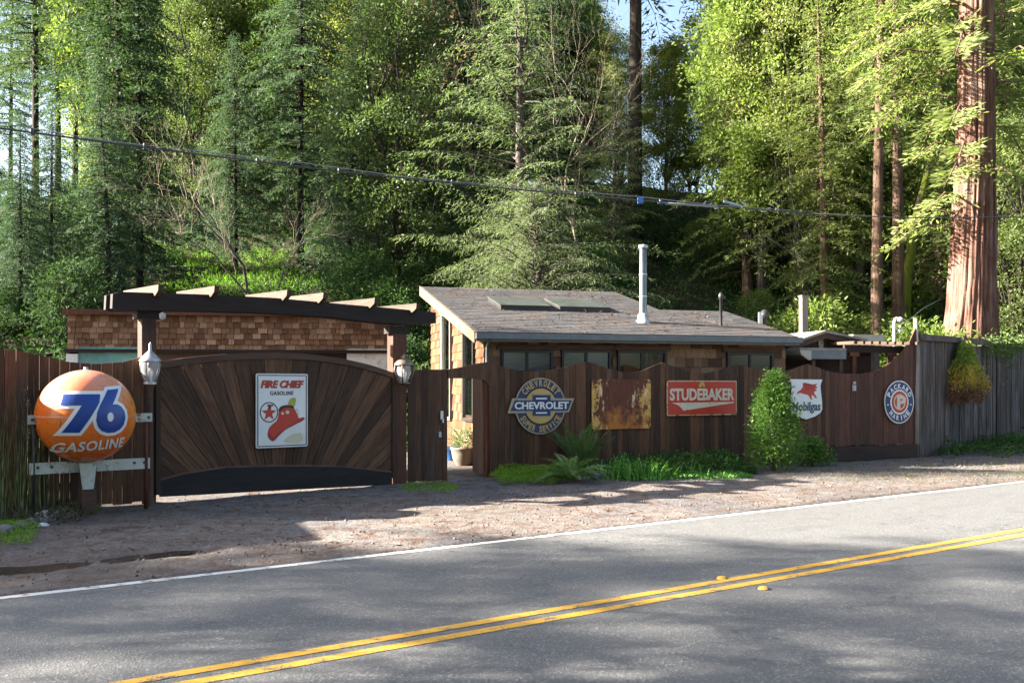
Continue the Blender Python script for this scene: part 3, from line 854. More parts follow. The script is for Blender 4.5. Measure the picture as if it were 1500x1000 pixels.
MB().box((hL / 2 - .05, -ov - .07, rz(-ov) - .075), (hL + .4, .11, .12)).box((hL / 2 - .05, -ov - .012, rz(-ov) - .10), (hL + .36, .02, .17)).build('gutter', M['gutter'], house)
MB().tube([(.06, -ov - .06, rz(-ov) - .14), (.06, -.1, rz(0) - .34), (.06, -.07, 2.3), (.06, -.07, .1)], .032, 8).build('downspout', M['gutter'], house)
mb = MB(); mb.hexa([(-.27, -ov, rz(-ov) - .22), (-.23, -ov, rz(-ov) - .22), (-.23, D1 + .2, rz(D1 + .2) - .24), (-.27, D1 + .2, rz(D1 + .2) - .24), (-.27, -ov, rz(-ov) + .01), (-.23, -ov, rz(-ov) + .01), (-.23, D1 + .2, rz(D1 + .2) + .01), (-.27, D1 + .2, rz(D1 + .2) + .01)])
mb.build('rake_board', M['fascia'], house)
def roof_pt(px, py):
    """house-local point of the roof plane seen at a pixel"""
    o = Vector((0, 0, CH)); d = Vector(((px - 750) / FPX, 1, (HZ - py) / FPX))
    P = FH.world(0, 0, RZ0); B = FH.b; nn = Vector((-RS * B.x, -RS * B.y, 1.0))
    q = o + d * ((P - o).dot(nn) / d.dot(nn)); r = Vector((q.x, q.y)) - FH.p
    return Vector((r.dot(FH.d), r.dot(FH.b), q.z))
M['skyglass'] = plain('mossy_skylight_pane', (.040, .048, .040), .55, var=.5, scale=3)
for pxa, pxb, pyf in ((735, 805, 455), (822, 890, 457)):
    a, b = roof_pt(pxa, pyf), roof_pt(pxb, pyf)
    u0, u1, v0, v1 = a.x, b.x, (a.y + b.y) / 2, (a.y + b.y) / 2 + 1.25
    mb = MB(); slab(mb, u0, u1, v0, v1, .0, .02)
    mb = MB()
    for (q0, q1, w0, w1) in ((u0, u1, v0, v0 + .06), (u0, u1, v1 - .06, v1), (u0, u0 + .06, v0 + .061, v1 - .061), (u1 - .06, u1, v0 + .061, v1 - .061)): slab(mb, q0, q1, w0, w1, .14, .11)
    so = mb.build('skylight', M['frame'], roof)
    mb = MB(); slab(mb, u0 - .02, u1 + .02, v0 - .02, v1 + .02, .02, .133); mb.build('pane', M['skyglass'], so)
p = roof_pt(942, 472); top = FH.uz(942, 361, p.y)[1]
fl_ = MB(); fl_.lathe([(.088, -.2), (.088, top - p.z), (.075, top - p.z + .01)], p, 16)
flue = fl_.build('flue_pipe', M['steel'], roof)
mb = MB()
for f in (.33, .62): mb.lathe([(.094, f * (top - p.z)), (.099, f * (top - p.z) + .012), (.094, f * (top - p.z) + .03)], p, 16)
mb.lathe([(.1, top - p.z - .05), (.11, top - p.z - .04), (.11, top - p.z + .03), (.02, top - p.z + .05)], p, 16); mb.build('pipe_band', M['zinc'], flue)
MB().lathe([(.17, -.06), (.16, .05), (.125, .06), (.13, .16), (.10, .2), (.092, .21)], p, 18).build('flashing', M['whitepaint'], flue)
p = roof_pt(1056, 477); mb = MB(); mb.lathe([(.035, -.1), (.035, .62), (.055, .63), (.06, .72), (.03, .78), (0, .79)], p, 12); mb.build('vent_pipe', M['blackpipe'], roof)

# ------------------------------------------------------------------ shingled outbuilding behind the gate
out = thing('shingled_outbuilding', 'long flat topped outbuilding with a cedar shingle band behind the driveway gate', 'building', FB.world(0), FB.a)
bL = FB.uz(586, 500)[0]; bz0, bz1 = FB.uz(98, 511)[1], FB.uz(98, 455)[1]
MB().box((bL / 2, 1.01, bz1 / 2 - .03), (bL - .02, 1.9, bz1 - .06)).build('wall', M['wallback'], out)
shingle_rows(out, .0, bL, bz1 - .07, bz0 + .04, .102, .134, M['shingle_band'], (), .05)
MB().box((bL / 2, -.01, bz1 - .02), (bL + .1, .16, .10)).build('cap_board', M['post'], out)
MB().box((bL / 2, .005, bz0 - .03), (bL + .06, .13, .06)).build('band_trim', M['dark'], out)
MB().box((bL / 2, 1.0, bz1 + .012), (bL + .06, 1.86, .05)).build('roof', M['roof'], out)
MB().box((.1, -.0, bz0 / 2 - .05), (.2, .1, bz0 - .08)).build('corner_post', M['white'], out)
u0, u1 = FB.uz(115, 520)[0], FB.uz(208, 520)[0]
MB().box(((u0 + u1) / 2, .03, 1.75), (u1 - u0, .06, 1.4)).build('window', M['teal'], out)
u0, u1 = FB.uz(508, 520)[0], FB.uz(574, 520)[0]
MB().box(((u0 + u1) / 2, .03, 1.5), (u1 - u0, .05, 1.88)).build('garage_door', M['white'], out)
MB().box((bL * .42, .03, 1.2), (3.0, .05, 2.36)).build('garage_door', M['trim'], out)

# ------------------------------------------------------------------ yard seen over the right of the fence
FS = Frame(*FH.world(FH.uz(1152, 500)[0] + .15, 1.2).xy, 15.4)
SU = lambda px, v=0.0: FS.uz(px, 500, v)[0]
shed = thing('gabled_shed', 'small low gabled shed with weathered eave boards at the right end of the house', 'shed', FS.world(0), FS.a)
pa, pb, pc = FS.uz(1148, 505), FS.uz(1202, 486), FS.uz(1262, 499)
sd_ = 3.0
MB().prism([(pa[0], 0), (pc[0], 0), (pc[0], pc[1] - .1), (pb[0], pb[1] - .1), (pa[0], pa[1] - .1)], .05, sd_).build('wall', M['trim'], shed)
for (q0, q1) in ((pa, pb), (pb, pc)):
    mb = MB(); mb.hexa([(q0[0], -.25, q0[1] - .03), (q1[0], -.25, q1[1] - .03), (q1[0], sd_, q1[1] - .03), (q0[0], sd_, q0[1] - .03), (q0[0], -.25, q0[1] + .03), (q1[0], -.25, q1[1] + .03), (q1[0], sd_, q1[1] + .03), (q0[0], sd_, q0[1] + .03)])
    mb.build('roof', M['palewood'], shed)
    mb = MB(); mb.hexa([(q0[0], -.22, q0[1] - .17), (q1[0], -.22, q1[1] - .17), (q1[0], -.17, q1[1] - .17), (q0[0], -.17, q0[1] - .17), (q0[0], -.22, q0[1] - .035), (q1[0], -.22, q1[1] - .035), (q1[0], -.17, q1[1] - .035), (q0[0], -.17, q0[1] - .035)])
    mb.build('eave_board', M['rafter'], shed)
u, z = FS.uz(1203, 503, -.0); MB().prism(ellipse(u, z, .07, .13, 20), .0, .045).build('plaque', M['whitepaint'], shed)
# lean-to canopy
u0, z0 = FS.uz(1172, 509, -.9); u1, _ = FS.uz(1240, 512, -.9); zb = FS.uz(1180, 527, -.9)[1]
cano = thing('porch_canopy', 'cream ended porch canopy with dark front in front of the gabled shed', 'canopy', FS.world(0), FS.a)
MB().box(((u0 + u1) / 2, -.45, z0 - .03), (u1 - u0, .9, .06)).build('roof', M['palewood'], cano)
MB().prism([(u0, z0 - .061), (u0 + .3, z0 - .061), (u0 + .3, zb), (u0 + .22, zb), (u0 + .03, z0 - .16)], -.9, -.0).build('end_box', M['creampaint'], cano)
MB().box(((u0 + .3 + u1) / 2, -.86, z0 - .16), (u1 - u0 - .302, .06, .2)).build('fascia', M['gutter'], cano)
for uu_ in (u0 + .4, u1 - .1): MB().box((uu_, -.8, (z0 - .28) / 2), (.09, .09, z0 - .28)).build('post', M['trim'], cano)
# pergola of slats on red posts
yp = thing('yard_pergola', 'small slatted pergola on red posts beside the porch canopy, right of the sheds', 'pergola', FS.world(0), FS.a)
v_ = -.75
ua, za = FS.uz(1236, 510, v_); ub, zb_ = FS.uz(1336, 516, v_)
MB().beam((ua, v_, za), (ub, v_, za - .03), .07, .17).build('beam', M['dark'], yp)
MB().beam((ua + .3, v_ + 1.3, za + .02), (ub, v_ + 1.3, za - .01), .07, .17).build('beam', M['dark'], yp)
for k in range(9):
    uu_ = ua + .1 + (ub - ua - .2) * k / 8
    MB().beam((uu_, v_ - .35, za + .125), (uu_, v_ + 1.5, za + .145), .06, .07).build('slat', M['rafter'], yp)
for px in (1250, 1305):
    u = SU(px, v_); MB().box((u, v_, (za - .09) / 2), (.1, .1, za - .09)).build('post', M['post'], yp)
    MB().box((u, v_, za - .14), (.26, .11, .09)).build('bracket', M['post'], yp)
u, z = FS.uz(1282, 515, -.3); MB().box((u, -.3, z / 2), (.17, .1, z)).build('post', M['palewood'], yp, label='broad whitewashed pergola post')
u0, z0 = FS.uz(1246, 490, .5); u1, _ = FS.uz(1292, 490, .5); zc = FS.uz(1260, 502, .5)[1]
whr = thing('flat_shed', 'flat roofed white edged shed behind the slatted pergola', 'shed', FS.world(0), FS.a)
MB().box(((u0 + u1) / 2, 1.7, zc / 2), (u1 - u0 - .1, 2.2, zc)).build('wall', M['trim'], whr)
MB().box(((u0 + u1) / 2, 1.6, (z0 + zc) / 2), (u1 - u0, 2.4, z0 - zc)).build('roof', M['creampaint'], whr)
# old post, vent, service mast
p = at(1177, 490, 28.0)
op = thing('old_post', 'bleached square wooden post standing behind the low sheds', 'post', (p.x, p.y, hz(p.x, p.y) - .1), .3)
MB().box((0, 0, 1.0), (.2, .16, 2.0)).box((0, 0, 2.02), (.24, .2, .05)).build('shaft', M['palewood'], op)
op.location.z = at(1177, 433, 28).z - 2.04
p = at(1120, 478, 26.5)
vt = thing('roof_vent', 'small black metal vent with pale cowl behind the house roof', 'vent', p)
MB().lathe([(.07, -.6), (.07, .22), (.13, .24), (.15, .34), (.06, .46), (0, .47)], n=14).build('cowl', M['blackpipe'], vt)
MB().box((-.13, -.05, .22), (.1, .1, .34)).build('flap', M['zinc'], vt)
p = at(1310, 500, 25.5)
mast = thing('service_mast', 'white electrical service mast with hooked top above the flat shed', 'mast', (p.x, p.y, 0))
zt = at(1310, 466, 25.5).z
MB().tube([(0, 0, 0), (0, 0, zt - .12), (.03, 0, zt - .02), (.11, 0, zt)], .045, 10).build('pole', M['whitepaint'], mast)
MB().lathe([(.03, -.09), (.09, -.06), (.09, .02), (.03, .05)], (.15, 0, zt - .02), 10).build('weatherhead', M['whitepaint'], mast)
for dz in (.25, .36): MB().lathe([(.0, -.05), (.04, -.04), (.025, 0), (.045, .04), (0, .05)], (.14, -.02, zt - dz), 10).build('insulator', M['zinc'], mast)

# ------------------------------------------------------------------ round gasoline ball sign
M['orange'] = None
def orange_mat():
    t = NT('faded_orange_enamel'); v = t.coords('Object'); sx = t.n('SeparateXYZ'); t.l(v, sx.inputs[0])
    a = t.noise(v, 2.2, 5, .6); b = t.noise(v, 7, 7, .75); c = t.mix(t.g(a, .3, .7), (.66, .115, .012), (.60, .17, .02))
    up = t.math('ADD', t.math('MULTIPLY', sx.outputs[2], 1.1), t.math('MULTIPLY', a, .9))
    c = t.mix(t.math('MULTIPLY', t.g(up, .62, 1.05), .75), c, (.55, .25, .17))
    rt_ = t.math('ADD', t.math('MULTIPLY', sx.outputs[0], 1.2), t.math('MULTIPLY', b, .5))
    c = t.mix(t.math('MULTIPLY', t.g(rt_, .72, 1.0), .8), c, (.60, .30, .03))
    c = t.mix(t.g(b, .66, .74), c, (.16, .05, .02))
    vc = t.n('TexVoronoi', feature='DISTANCE_TO_EDGE'); vc.inputs['Scale'].default_value = 2.2; t.l(t.mix(.12, v, t.n('TexNoise').outputs['Color']), vc.inputs['Vector'])
    crack = t.math('MULTIPLY', t.math('LESS_THAN', vc.outputs['Distance'], .007), t.g(t.noise(v, 1.6, 3, .5), .48, .55))
    c = t.mix(crack, c, (.10, .03, .015))
    t.color(c); t.rough(t.ramp(b, [(.3, (.2, .2, .2)), (.75, (.42, .42, .42))])); t.spec(.55); t.bump(a, .12, .03); return t.m
M['orange'] = orange_mat()
M['signwhite'] = enamel('white_sign_enamel', (.66, .67, .66), rust=.68)
M['signblue'] = enamel('blue_sign_enamel', (.012, .045, .23), rust=.72)
M['signnavy'] = enamel('navy_sign_enamel', (.012, .030, .105), .5, rust=.72)
M['signgold'] = enamel('gold_sign_enamel', (.46, .31, .085), rust=.62)
M['signtan'] = enamel('tan_sign_rim', (.33, .28, .19), rust=.62)
M['signred'] = enamel('red_sign_enamel', (.43, .030, .018), rust=.66)
M['signdred'] = enamel('dark_red_sign_enamel', (.22, .012, .016), rust=.7)
M['signblack'] = enamel('black_sign_enamel', (.012, .011, .011), rust=.75)
M['signcream'] = enamel('cream_sign_enamel', (.58, .50, .40), rust=.62)
M['signgreen'] = enamel('yellow_green_sign_enamel', (.33, .34, .05), rust=.75)
M['signnavytext'] = enamel('dark_teal_sign_enamel', (.015, .06, .09), rust=.75)
M['bracketpaint'] = plain('chipped_pale_green_bracket_paint', (.40, .43, .38), .55, var=.2, dirt=(.15, .055, .028), scale=11)

def offset_poly(P, d):
    n = len(P); A = sum(P[i][0] * P[(i + 1) % n][1] - P[(i + 1) % n][0] * P[i][1] for i in range(n))
    if A < 0: P = P[::-1]
    out = []
    for i in range(n):
        a, b, c = Vector(P[i - 1]), Vector(P[i]), Vector(P[(i + 1) % n])
        e, f = (b - a).normalized(), (c - b).normalized()
        n1, n2 = Vector((e.y, -e.x)), Vector((f.y, -f.x)); m = (n1 + n2); m = m.normalized() if m.length > 1e-6 else n1
        k = d / max(m.dot(n1), .45); out.append((b.x + m.x * k, b.y + m.y * k))
    return out

def smooth_poly(P, it=1):
    for _ in range(it):
        Q = []
        for i in range(len(P)):
            a, b = P[i], P[(i + 1) % len(P)]
            Q += [(a[0] * .75 + b[0] * .25, a[1] * .75 + b[1] * .25), (a[0] * .25 + b[0] * .75, a[1] * .25 + b[1] * .75)]
        P = Q
    return P

ub, zb = FL.uz(126, 609, -.72); Yb = FL.world(ub, -.72).y
BR = 68.5 / FPX * Yb
ball = thing('ball_sign', 'large round orange gasoline sign with blue numerals on a short post', 'ball sign', FL.world(ub, -.72, 0), FL.a)
prof = [(BR * math.cos(math.radians(a)) if abs(a) < 90 else 0.0, BR * .985 * math.sin(math.radians(a))) for a in range(-90, 91, 5)]
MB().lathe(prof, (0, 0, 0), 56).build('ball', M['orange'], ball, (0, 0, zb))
MB().lathe([(BR * 1.002, -.012), (BR * 1.006, 0), (BR * 1.002, .012)], (0, 0, zb), 56).build('seam', M['orange'], ball)
MB().lathe([(.0, .03), (.03, .025), (.035, -.03)], (0, 0, zb + BR), 12).build('cap', M['zinc'], ball)
def wrap_geo(V, Fs, lift, name, mat):
    bm = bmesh.new()
    vs = [bm.verts.new((v[0], v[1], 0)) for v in V]
    for f in Fs:
        try: bm.faces.new([vs[i] for i in f])
        except ValueError: pass
    bmesh.ops.remove_doubles(bm, verts=bm.verts, dist=1e-5)
    bmesh.ops.triangulate(bm, faces=bm.faces)
    for _ in range(5):
        es = [e for e in bm.edges if e.calc_length() > .045]
        if not es: break
        bmesh.ops.subdivide_edges(bm, edges=es, cuts=1); bmesh.ops.triangulate(bm, faces=bm.faces)
    r = BR + lift
    for v in bm.verts:
        x, z = v.co.x, v.co.y; v.co = (x, -math.sqrt(max(r * r - x * x - z * z, 0)), z)
    me = bpy.data.meshes.new(name); bm.to_mesh(me); bm.free(); me.materials.append(mat); return me
def bz(x, y): return (-.475 + (x - 270) / (652 - 270) * .855, (392 - y) / 4.348 / 68.0 * BR)
seven = [bz(*p) for p in ((306, 252), (490, 252), (480, 303), (376, 484), (292, 484), (385, 320), (286, 320))]
six = [bz(*p) for p in [(537, 226), (612, 219), (556, 316), (585, 315), (612, 330), (632, 360), (638, 400), (628, 442), (604, 472), (570, 488), (530, 490), (494, 478), (470, 452), (458, 412), (464, 362), (482, 318)]]
hole = ellipse(*bz(541, 392), .043, .062, 18)
white7, white6 = offset_poly(seven, .042), offset_poly(six, .042)
nr = MB()
for P, lift, mat, nm in (([white7], .004, 'signwhite', 'numeral_outline'), ([white6], .0045, 'signwhite', 'numeral_outline'), ([seven], .008, 'signblue', 'numeral'), ([six, hole], .0085, 'signblue', 'numeral')):
    V, Fs = poly_geo(P, 0.0, 0.0)
    obj_from(nm, wrap_geo([(v.x, v.y) for v in V], Fs, lift, nm, M[mat]), ball, (0, 0, zb))
V, Fs = text_geo('GASOLINE', .028, 0, 0.0, 1.08); V = fit(V, -.475, .375, -.70 * BR, -.485 * BR)
V = [Vector((v.x, v.y + .02 * math.sin((v.x + .05) * 2.0) + .03 * (v.x + .05), 0)) for v in V]
obj_from('lettering', wrap_geo([(v.x, v.y) for v in V], Fs, .006, 'lettering', M['signwhite']), ball, (0, 0, zb))
lo = FL.uz(45, 684, -.72)[0] - ub; hi = FL.uz(221, 678, -.72)[0] - ub
zbar = FL.uz(126, 683, -.72)[1]
MB().box(((lo + hi) / 2, .06, zbar), (hi - lo, .05, .15)).build('cross_bar', M['bracketpaint'], ball)
for f in (.06, .17, .86, .95): MB().box((0, 0, 0), (.035, .012, .035)).build('bolt', M['blackpipe'], ball, (lo + (hi - lo) * f, .033, zbar + .015))
zeq = FL.uz(126, 613, -.72)[1]
for a, b in ((lo - .03, -BR * .93), (BR * .93, hi + .02)):
    MB().box(((a + b) / 2, .02, zeq), (b - a, .04, .12)).build('side_bracket', M['bracketpaint'], ball)
    MB().box(((a if a < 0 else b) + (.05 if a < 0 else -.05), -.004, zeq), (.035, .01, .035)).build('bolt', M['blackpipe'], ball)
zp = FL.uz(126, 741, -.72)[1]
zp = 0.0
MB().box((.02, .0, .3), (.19, .15, .72)).build('post', M['trim'], ball)
MB().hexa([(-.07, -.10, .36), (.07, -.10, .36), (.07, -.076, .36), (-.07, -.076, .36), (-.11, -.10, zbar + .05), (.11, -.10, zbar + .05), (.11, -.076, zbar + .05), (-.11, -.076, zbar + .05)]).build('post_plate', M['bracketpaint'], ball)
MB().tube([(lo + .05, .05, .05), (lo + .05, .05, zeq)], .02, 6).build('stay', M['blackpipe'], ball)
MB().tube([(hi - .05, .05, .02), (hi - .05, .05, zeq)], .03, 6).build('stay', M['post'], ball)

# ------------------------------------------------------------------ signs on the gate and fence
class Sign:
    def __init__(s, frame, name, label, cx, cy, v, x0, y0, sc):
        s.f, s.v, s.x0, s.y0, s.sc = frame, v, x0, y0, sc
        s.uc, s.zc = frame.uz(cx, cy, v)
        s.root = thing(name, label, 'sign', frame.world(s.uc, v, s.zc), frame.a)
    def q(s, x, y):
        u, z = s.f.uz(s.x0 + x / s.sc, s.y0 + y / s.sc, s.v); return (u - s.uc, z - s.zc)
    def poly(s, P, y0, y1, name, mat, sm=0):
        P = [s.q(*p) for p in P]
        if sm: P = smooth_poly(P, sm)
        return MB().prism(P, y0, y1).build(name, mat, s.root)

def rounded(x0, x1, z0, z1, r, n=5):
    P = []
    for cx, cz, a in ((x1 - r, z1 - r, 0), (x0 + r, z1 - r, 90), (x0 + r, z0 + r, 180), (x1 - r, z0 + r, 270)):
        P += [(cx + r * math.cos(math.radians(a + 90 * i / n)), cz + r * math.sin(math.radians(a + 90 * i / n))) for i in range(n + 1)]
    return P

# fire helmet sign
s = Sign(FL, 'enamel_sign', 'tall white enamel sign with red fire helmet on the driveway gate', 412, 600, -.06, 360, 530, 7.145)
x0, z1 = s.q(105, 120); x1, z0 = s.q(645, 880)
MB().prism(rounded(x0, x1, z0, z1, .03), -.012, .012).build('panel', M['signwhite'], s.root)
mb = MB(); k = .028; a0_, a1_, b0_, b1_ = x0 + k, x1 - k, z0 + k, z1 - k; w = .014
mb.box(((a0_ + a1_) / 2, -.014, b0_), (a1_ - a0_, .004, w)).box(((a0_ + a1_) / 2, -.014, b1_), (a1_ - a0_, .004, w)).box((a0_, -.0145, (b0_ + b1_) / 2), (w, .004, b1_ - b0_)).box((a1_, -.0145, (b0_ + b1_) / 2), (w, .004, b1_ - b0_))
mb.build('border', M['signblack'], s.root)
mb = MB(); a, b = s.q(150, 270), s.q(600, 192); text(mb, 'FIRE CHIEF', a[0] + .008, b[0] + .008, a[1] - .006, b[1] - .006, -.0145, .03, .28); mb.build('lettering_shadow', M['signblack'], s.root)
mb = MB(); text(mb, 'FIRE CHIEF', a[0], b[0], a[1], b[1], -.0175, .03, .28); mb.build('lettering', M['signred'], s.root)
mb = MB(); a, b = s.q(250, 347), s.q(495, 303); text(mb, 'GASOLINE', a[0], b[0], a[1], b[1], -.015, .02, 0, space=1.15); mb.build('lettering', M['signblack'], s.root)
c = s.q(240, 525); e = s.q(335, 417)
mb = MB(); ring(mb, c[0], c[1], (e[0] - c[0]) * .9, (e[1] - c[1]) * .9, e[0] - c[0], e[1] - c[1], -.016, -.011); mb.build('emblem_ring', M['signblack'], s.root)
st = []
for i in range(10):
    r = .135 if i % 2 == 0 else .056; a = math.radians(90 + 36 * i); st.append((c[0] + r * math.cos(a), c[1] - .012 + r * math.sin(a)))
MB().prism(st, -.016, -.011).build('star', M['signred'], s.root)
s.poly([(222, 446), (282, 446), (282, 462), (260, 462), (260, 492), (244, 492), (244, 462), (222, 462)], -.019, -.0165, 'star_letter', M['signblack'])
s.poly([(222, 765), (236, 690), (285, 640), (328, 612), (342, 520), (378, 470), (440, 452), (500, 478), (532, 540), (548, 592), (600, 572), (616, 592), (572, 628), (500, 652), (420, 692), (350, 752), (285, 838), (240, 805)], -.018, -.011, 'helmet', M['signred'], 1)
s.poly([(232, 720), (250, 760), (290, 790), (335, 740), (420, 685), (505, 640), (600, 590), (612, 600), (500, 660), (415, 702), (350, 760), (285, 836), (240, 800)], -.0205, -.0182, 'helmet_brim', M['signdred'], 1)
s.poly([(336, 528), (346, 472), (400, 448), (488, 452), (504, 492), (440, 468), (382, 484)], -.0225, -.0207, 'helmet_band', M['signblack'], 1)
s.poly([(430, 448), (462, 376), (522, 368), (516, 440), (496, 476), (470, 458)], -.0195, -.0183, 'helmet_crest', M['signgreen'], 1)
for (x, y, r) in ((380, 537, 15), (430, 525, 20)): s.poly([(x + r * math.cos(i * .5236), y + r * 1.0 * math.sin(i * .5236)) for i in range(12)], -.0215, -.0208, 'highlight', M['signcream'])
s.poly([(505, 490), (540, 485), (552, 530), (545, 575), (535, 545), (540, 515)], -.0165, -.0115, 'strap', M['signcream'], 1)
s.poly([(380, 845), (420, 790), (500, 745), (590, 735), (600, 850)], -.0135, -.0122, 'ground_patch', enamel('mustard_stain_enamel', (.50, .47, .33), rust=.66), 1)

# round bow tie sign
s = Sign(FR, 'round_sign', 'round navy and gold service sign crossed by a bow tie banner', 792, 595, -.055, 730, 530, 6.25)
Ro = s.q(385, 142)[1]
c = s.q(385, 403); R0 = s.q(385, 145)[1] - c[1]
MB().prism(ellipse(c[0], c[1], R0, R0, 56), -.010, .012).build('disc', M['signtan'], s.root)
MB().prism(ellipse(c[0], c[1], R0 * .955, R0 * .955, 56), -.013, -.0105).build('ring', M['signnavy'], s.root)
MB().prism(ellipse(c[0], c[1], R0 * .665, R0 * .665, 48), -.016, -.0135).build('ring_edge', M['signblack'], s.root)
MB().prism(ellipse(c[0], c[1], R0 * .62, R0 * .62, 48), -.019, -.0165).build('centre_disc', M['signgold'], s.root)
mb = MB(); arc_text(mb, 'CHEVROLET', c[0], c[1], R0 * .815, R0 * .23, 148, 32, -.0165, True, .72, .03); mb.build('lettering', M['signgold'], s.root)
mb = MB(); arc_text(mb, 'SUPER SERVICE', c[0], c[1], R0 * .815, R0 * .22, 206, 334, -.0165, False, .78, .03); mb.build('lettering', M['signgold'], s.root)
ban = [(122, 332), (690, 332), (640, 458), (80, 470)]
s.poly(ban, -.026, -.0195, 'banner_rim', M['signtan'])
s.poly([(145, 350), (668, 350), (630, 446), (105, 448)], -.029, -.0265, 'banner', M['signnavy'])
s.poly([(298, 288), (480, 288), (470, 330), (470, 462), (482, 505), (300, 505), (312, 462), (312, 330)], -.0255, -.0205, 'bow_tie_rim', M['signtan'])
s.poly([(306, 302), (472, 302), (472, 346), (472, 450), (472, 492), (308, 492), (308, 450), (308, 346)], -.0315, -.0295, 'bow_tie', M['signnavy'])
mb = MB(); a, b = s.q(143, 434), s.q(636, 362); text(mb, 'CHEVROLET', a[0], b[0], a[1], b[1], -.0345, .03); mb.build('lettering', M['signwhite'], s.root)
mb = MB()
for y in (334, 465):
    a, b = s.q(338, y + 7), s.q(438, y - 7); mb.box(((a[0] + b[0]) / 2, -.033, (a[1] + b[1]) / 2), (b[0] - a[0], .003, b[1] - a[1]))
mb.build('bar', M['signwhite'], s.root)

# rusted square sign
def rust_mat():
    t = NT('rusted_enamel'); v = t.coords('Object'); sx = t.n('SeparateXYZ'); t.l(v, sx.inputs[0])
    n1 = t.noise(t.coords('Object', (1, 1, .45)), 5.5, 7, .75); n2 = t.noise(t.coords('Object', (1, 1, .3)), 11, 6, .75); n3 = t.noise(v, 3.1, 4, .6)
    c = t.mix(t.g(n2, .35, .7), (.085, .028, .018), (.15, .05, .03))
    edge = t.math('ABSOLUTE', sx.outputs[0]); e = t.math('ADD', edge, t.math('MULTIPLY', n1, .75))
    low = t.math('ADD', t.math('MULTIPLY', sx.outputs[2], -.55), t.math('MULTIPLY', n3, .9))
    c = t.mix(t.math('MULTIPLY', t.g(low, .52, .72), .9), c, (.40, .15, .03))
    e2 = t.math('ADD', e, t.math('MULTIPLY', t.math('SUBTRACT', t.noise(v, 3.4, 6, .75), .5), 1.7)); c = t.mix(t.g(e2, .90, 1.02), c, (.52, .30, .085))
    c = t.mix(t.math('MULTIPLY', t.g(n1, .56, .62), t.g(e, .55, .75)), c, (.60, .45, .26))
    c = t.mix(t.g(n2, .66, .74), c, (.03, .014, .012))
    t.color(c); t.rough(.75); t.spec(.25); t.bump(n2, .6, .01); return t.m
s = Sign(FR, 'rusted_sign', 'square rusted brown and yellow metal sign with no readable lettering', 910, 591, -.05, 730, 530, 6.25)
x0, z1 = s.q(857, 157); x1, z0 = s.q(1393, 606)
MB().prism(rounded(x0, x1, z0, z1, .06), -.012, .012).build('panel', rust_mat(), s.root)
mb = MB(); 
for (x, z) in ((x0 + .05, z1 - .05), (x1 - .05, z1 - .05), (x0 + .05, z0 + .05), (x1 - .05, z0 + .05)): mb.box((x, -.014, z), (.02, .006, .02))
mb.build('screw', M['blackpipe'], s.root)

# red rectangular sign
s = Sign(FR, 'red_sign', 'long red rectangular sign with cream capitals and swoosh', 1027, 581, -.05, 960, 530, 5.77)
x0, z1 = s.q(97, 156); x1, z0 = s.q(685, 446)
MB().prism(rounded(x0, x1, z0, z1, .03), -.010, .012).build('rim', enamel('chipped_cream_rim', (.50, .36, .22), rust=.54), s.root)
MB().prism(rounded(x0 + .022, x1 - .022, z0 + .022, z1 - .022, .025), -.013, -.0105).build('panel', M['signred'], s.root)
mb = MB(); a, b = s.q(118, 327), s.q(663, 222); text(mb, 'STUDEBAKER', a[0], b[0], a[1], b[1], -.016, .035); mb.build('lettering', M['signcream'], s.root)
s.poly([(135, 345), (662, 337), (662, 344), (235, 411), (205, 376), (175, 358)], -.017, -.0135, 'swoosh', M['signcream'])
s.poly([(362, 208), (372, 180), (385, 165), (400, 166), (412, 184), (418, 208), (402, 214), (392, 196), (384, 214)], -.0165, -.0135, 'emblem', M['signgold'])

# shield sign
s = Sign(FR, 'shield_sign', 'white shield shaped sign with red winged horse beside the bushy shrub', 1181, 584, -.055, 960, 530, 5.77)
sh = [(1136, 145), (1410, 148), (1400, 172), (1392, 205), (1398, 260), (1406, 330), (1407, 400), (1392, 430), (1345, 460), (1275, 484), (1200, 462), (1155, 434), (1138, 400), (1140, 330), (1150, 260), (1154, 205), (1148, 172)]
s.poly(sh, -.012, .012, 'panel', M['signwhite'])
peg = [(1192, 264), (1204, 246), (1226, 236), (1234, 222), (1246, 208), (1240, 186), (1252, 172), (1290, 180), (1325, 190), (1374, 180), (1346, 202), (1374, 214), (1342, 226), (1368, 240), (1336, 250), (1340, 268), (1364, 302), (1352, 308), (1326, 276), (1314, 284), (1322, 322), (1306, 312), (1292, 280), (1262, 272), (1228, 262), (1210, 262), (1198, 272)]
s.poly(peg, -.016, -.0125, 'winged_horse', M['signred'], 1)
mb = MB()
for P in ([(1250, 184), (1330, 196), (1322, 202), (1256, 198)], [(1252, 206), (1336, 214), (1330, 220), (1258, 216)], [(1262, 226), (1330, 230), (1326, 236), (1268, 234)]): mb.prism([s.q(*p) for p in P], -.018, -.0165)
mb.build('wing_feather', M['signdred'], s.root)
mb = MB(); a, b = s.q(1152, 437), s.q(1392, 335); text(mb, 'Mobilgas', a[0], b[0], a[1], b[1], -.016, .025, .12); mb.build('lettering', M['signnavytext'], s.root)

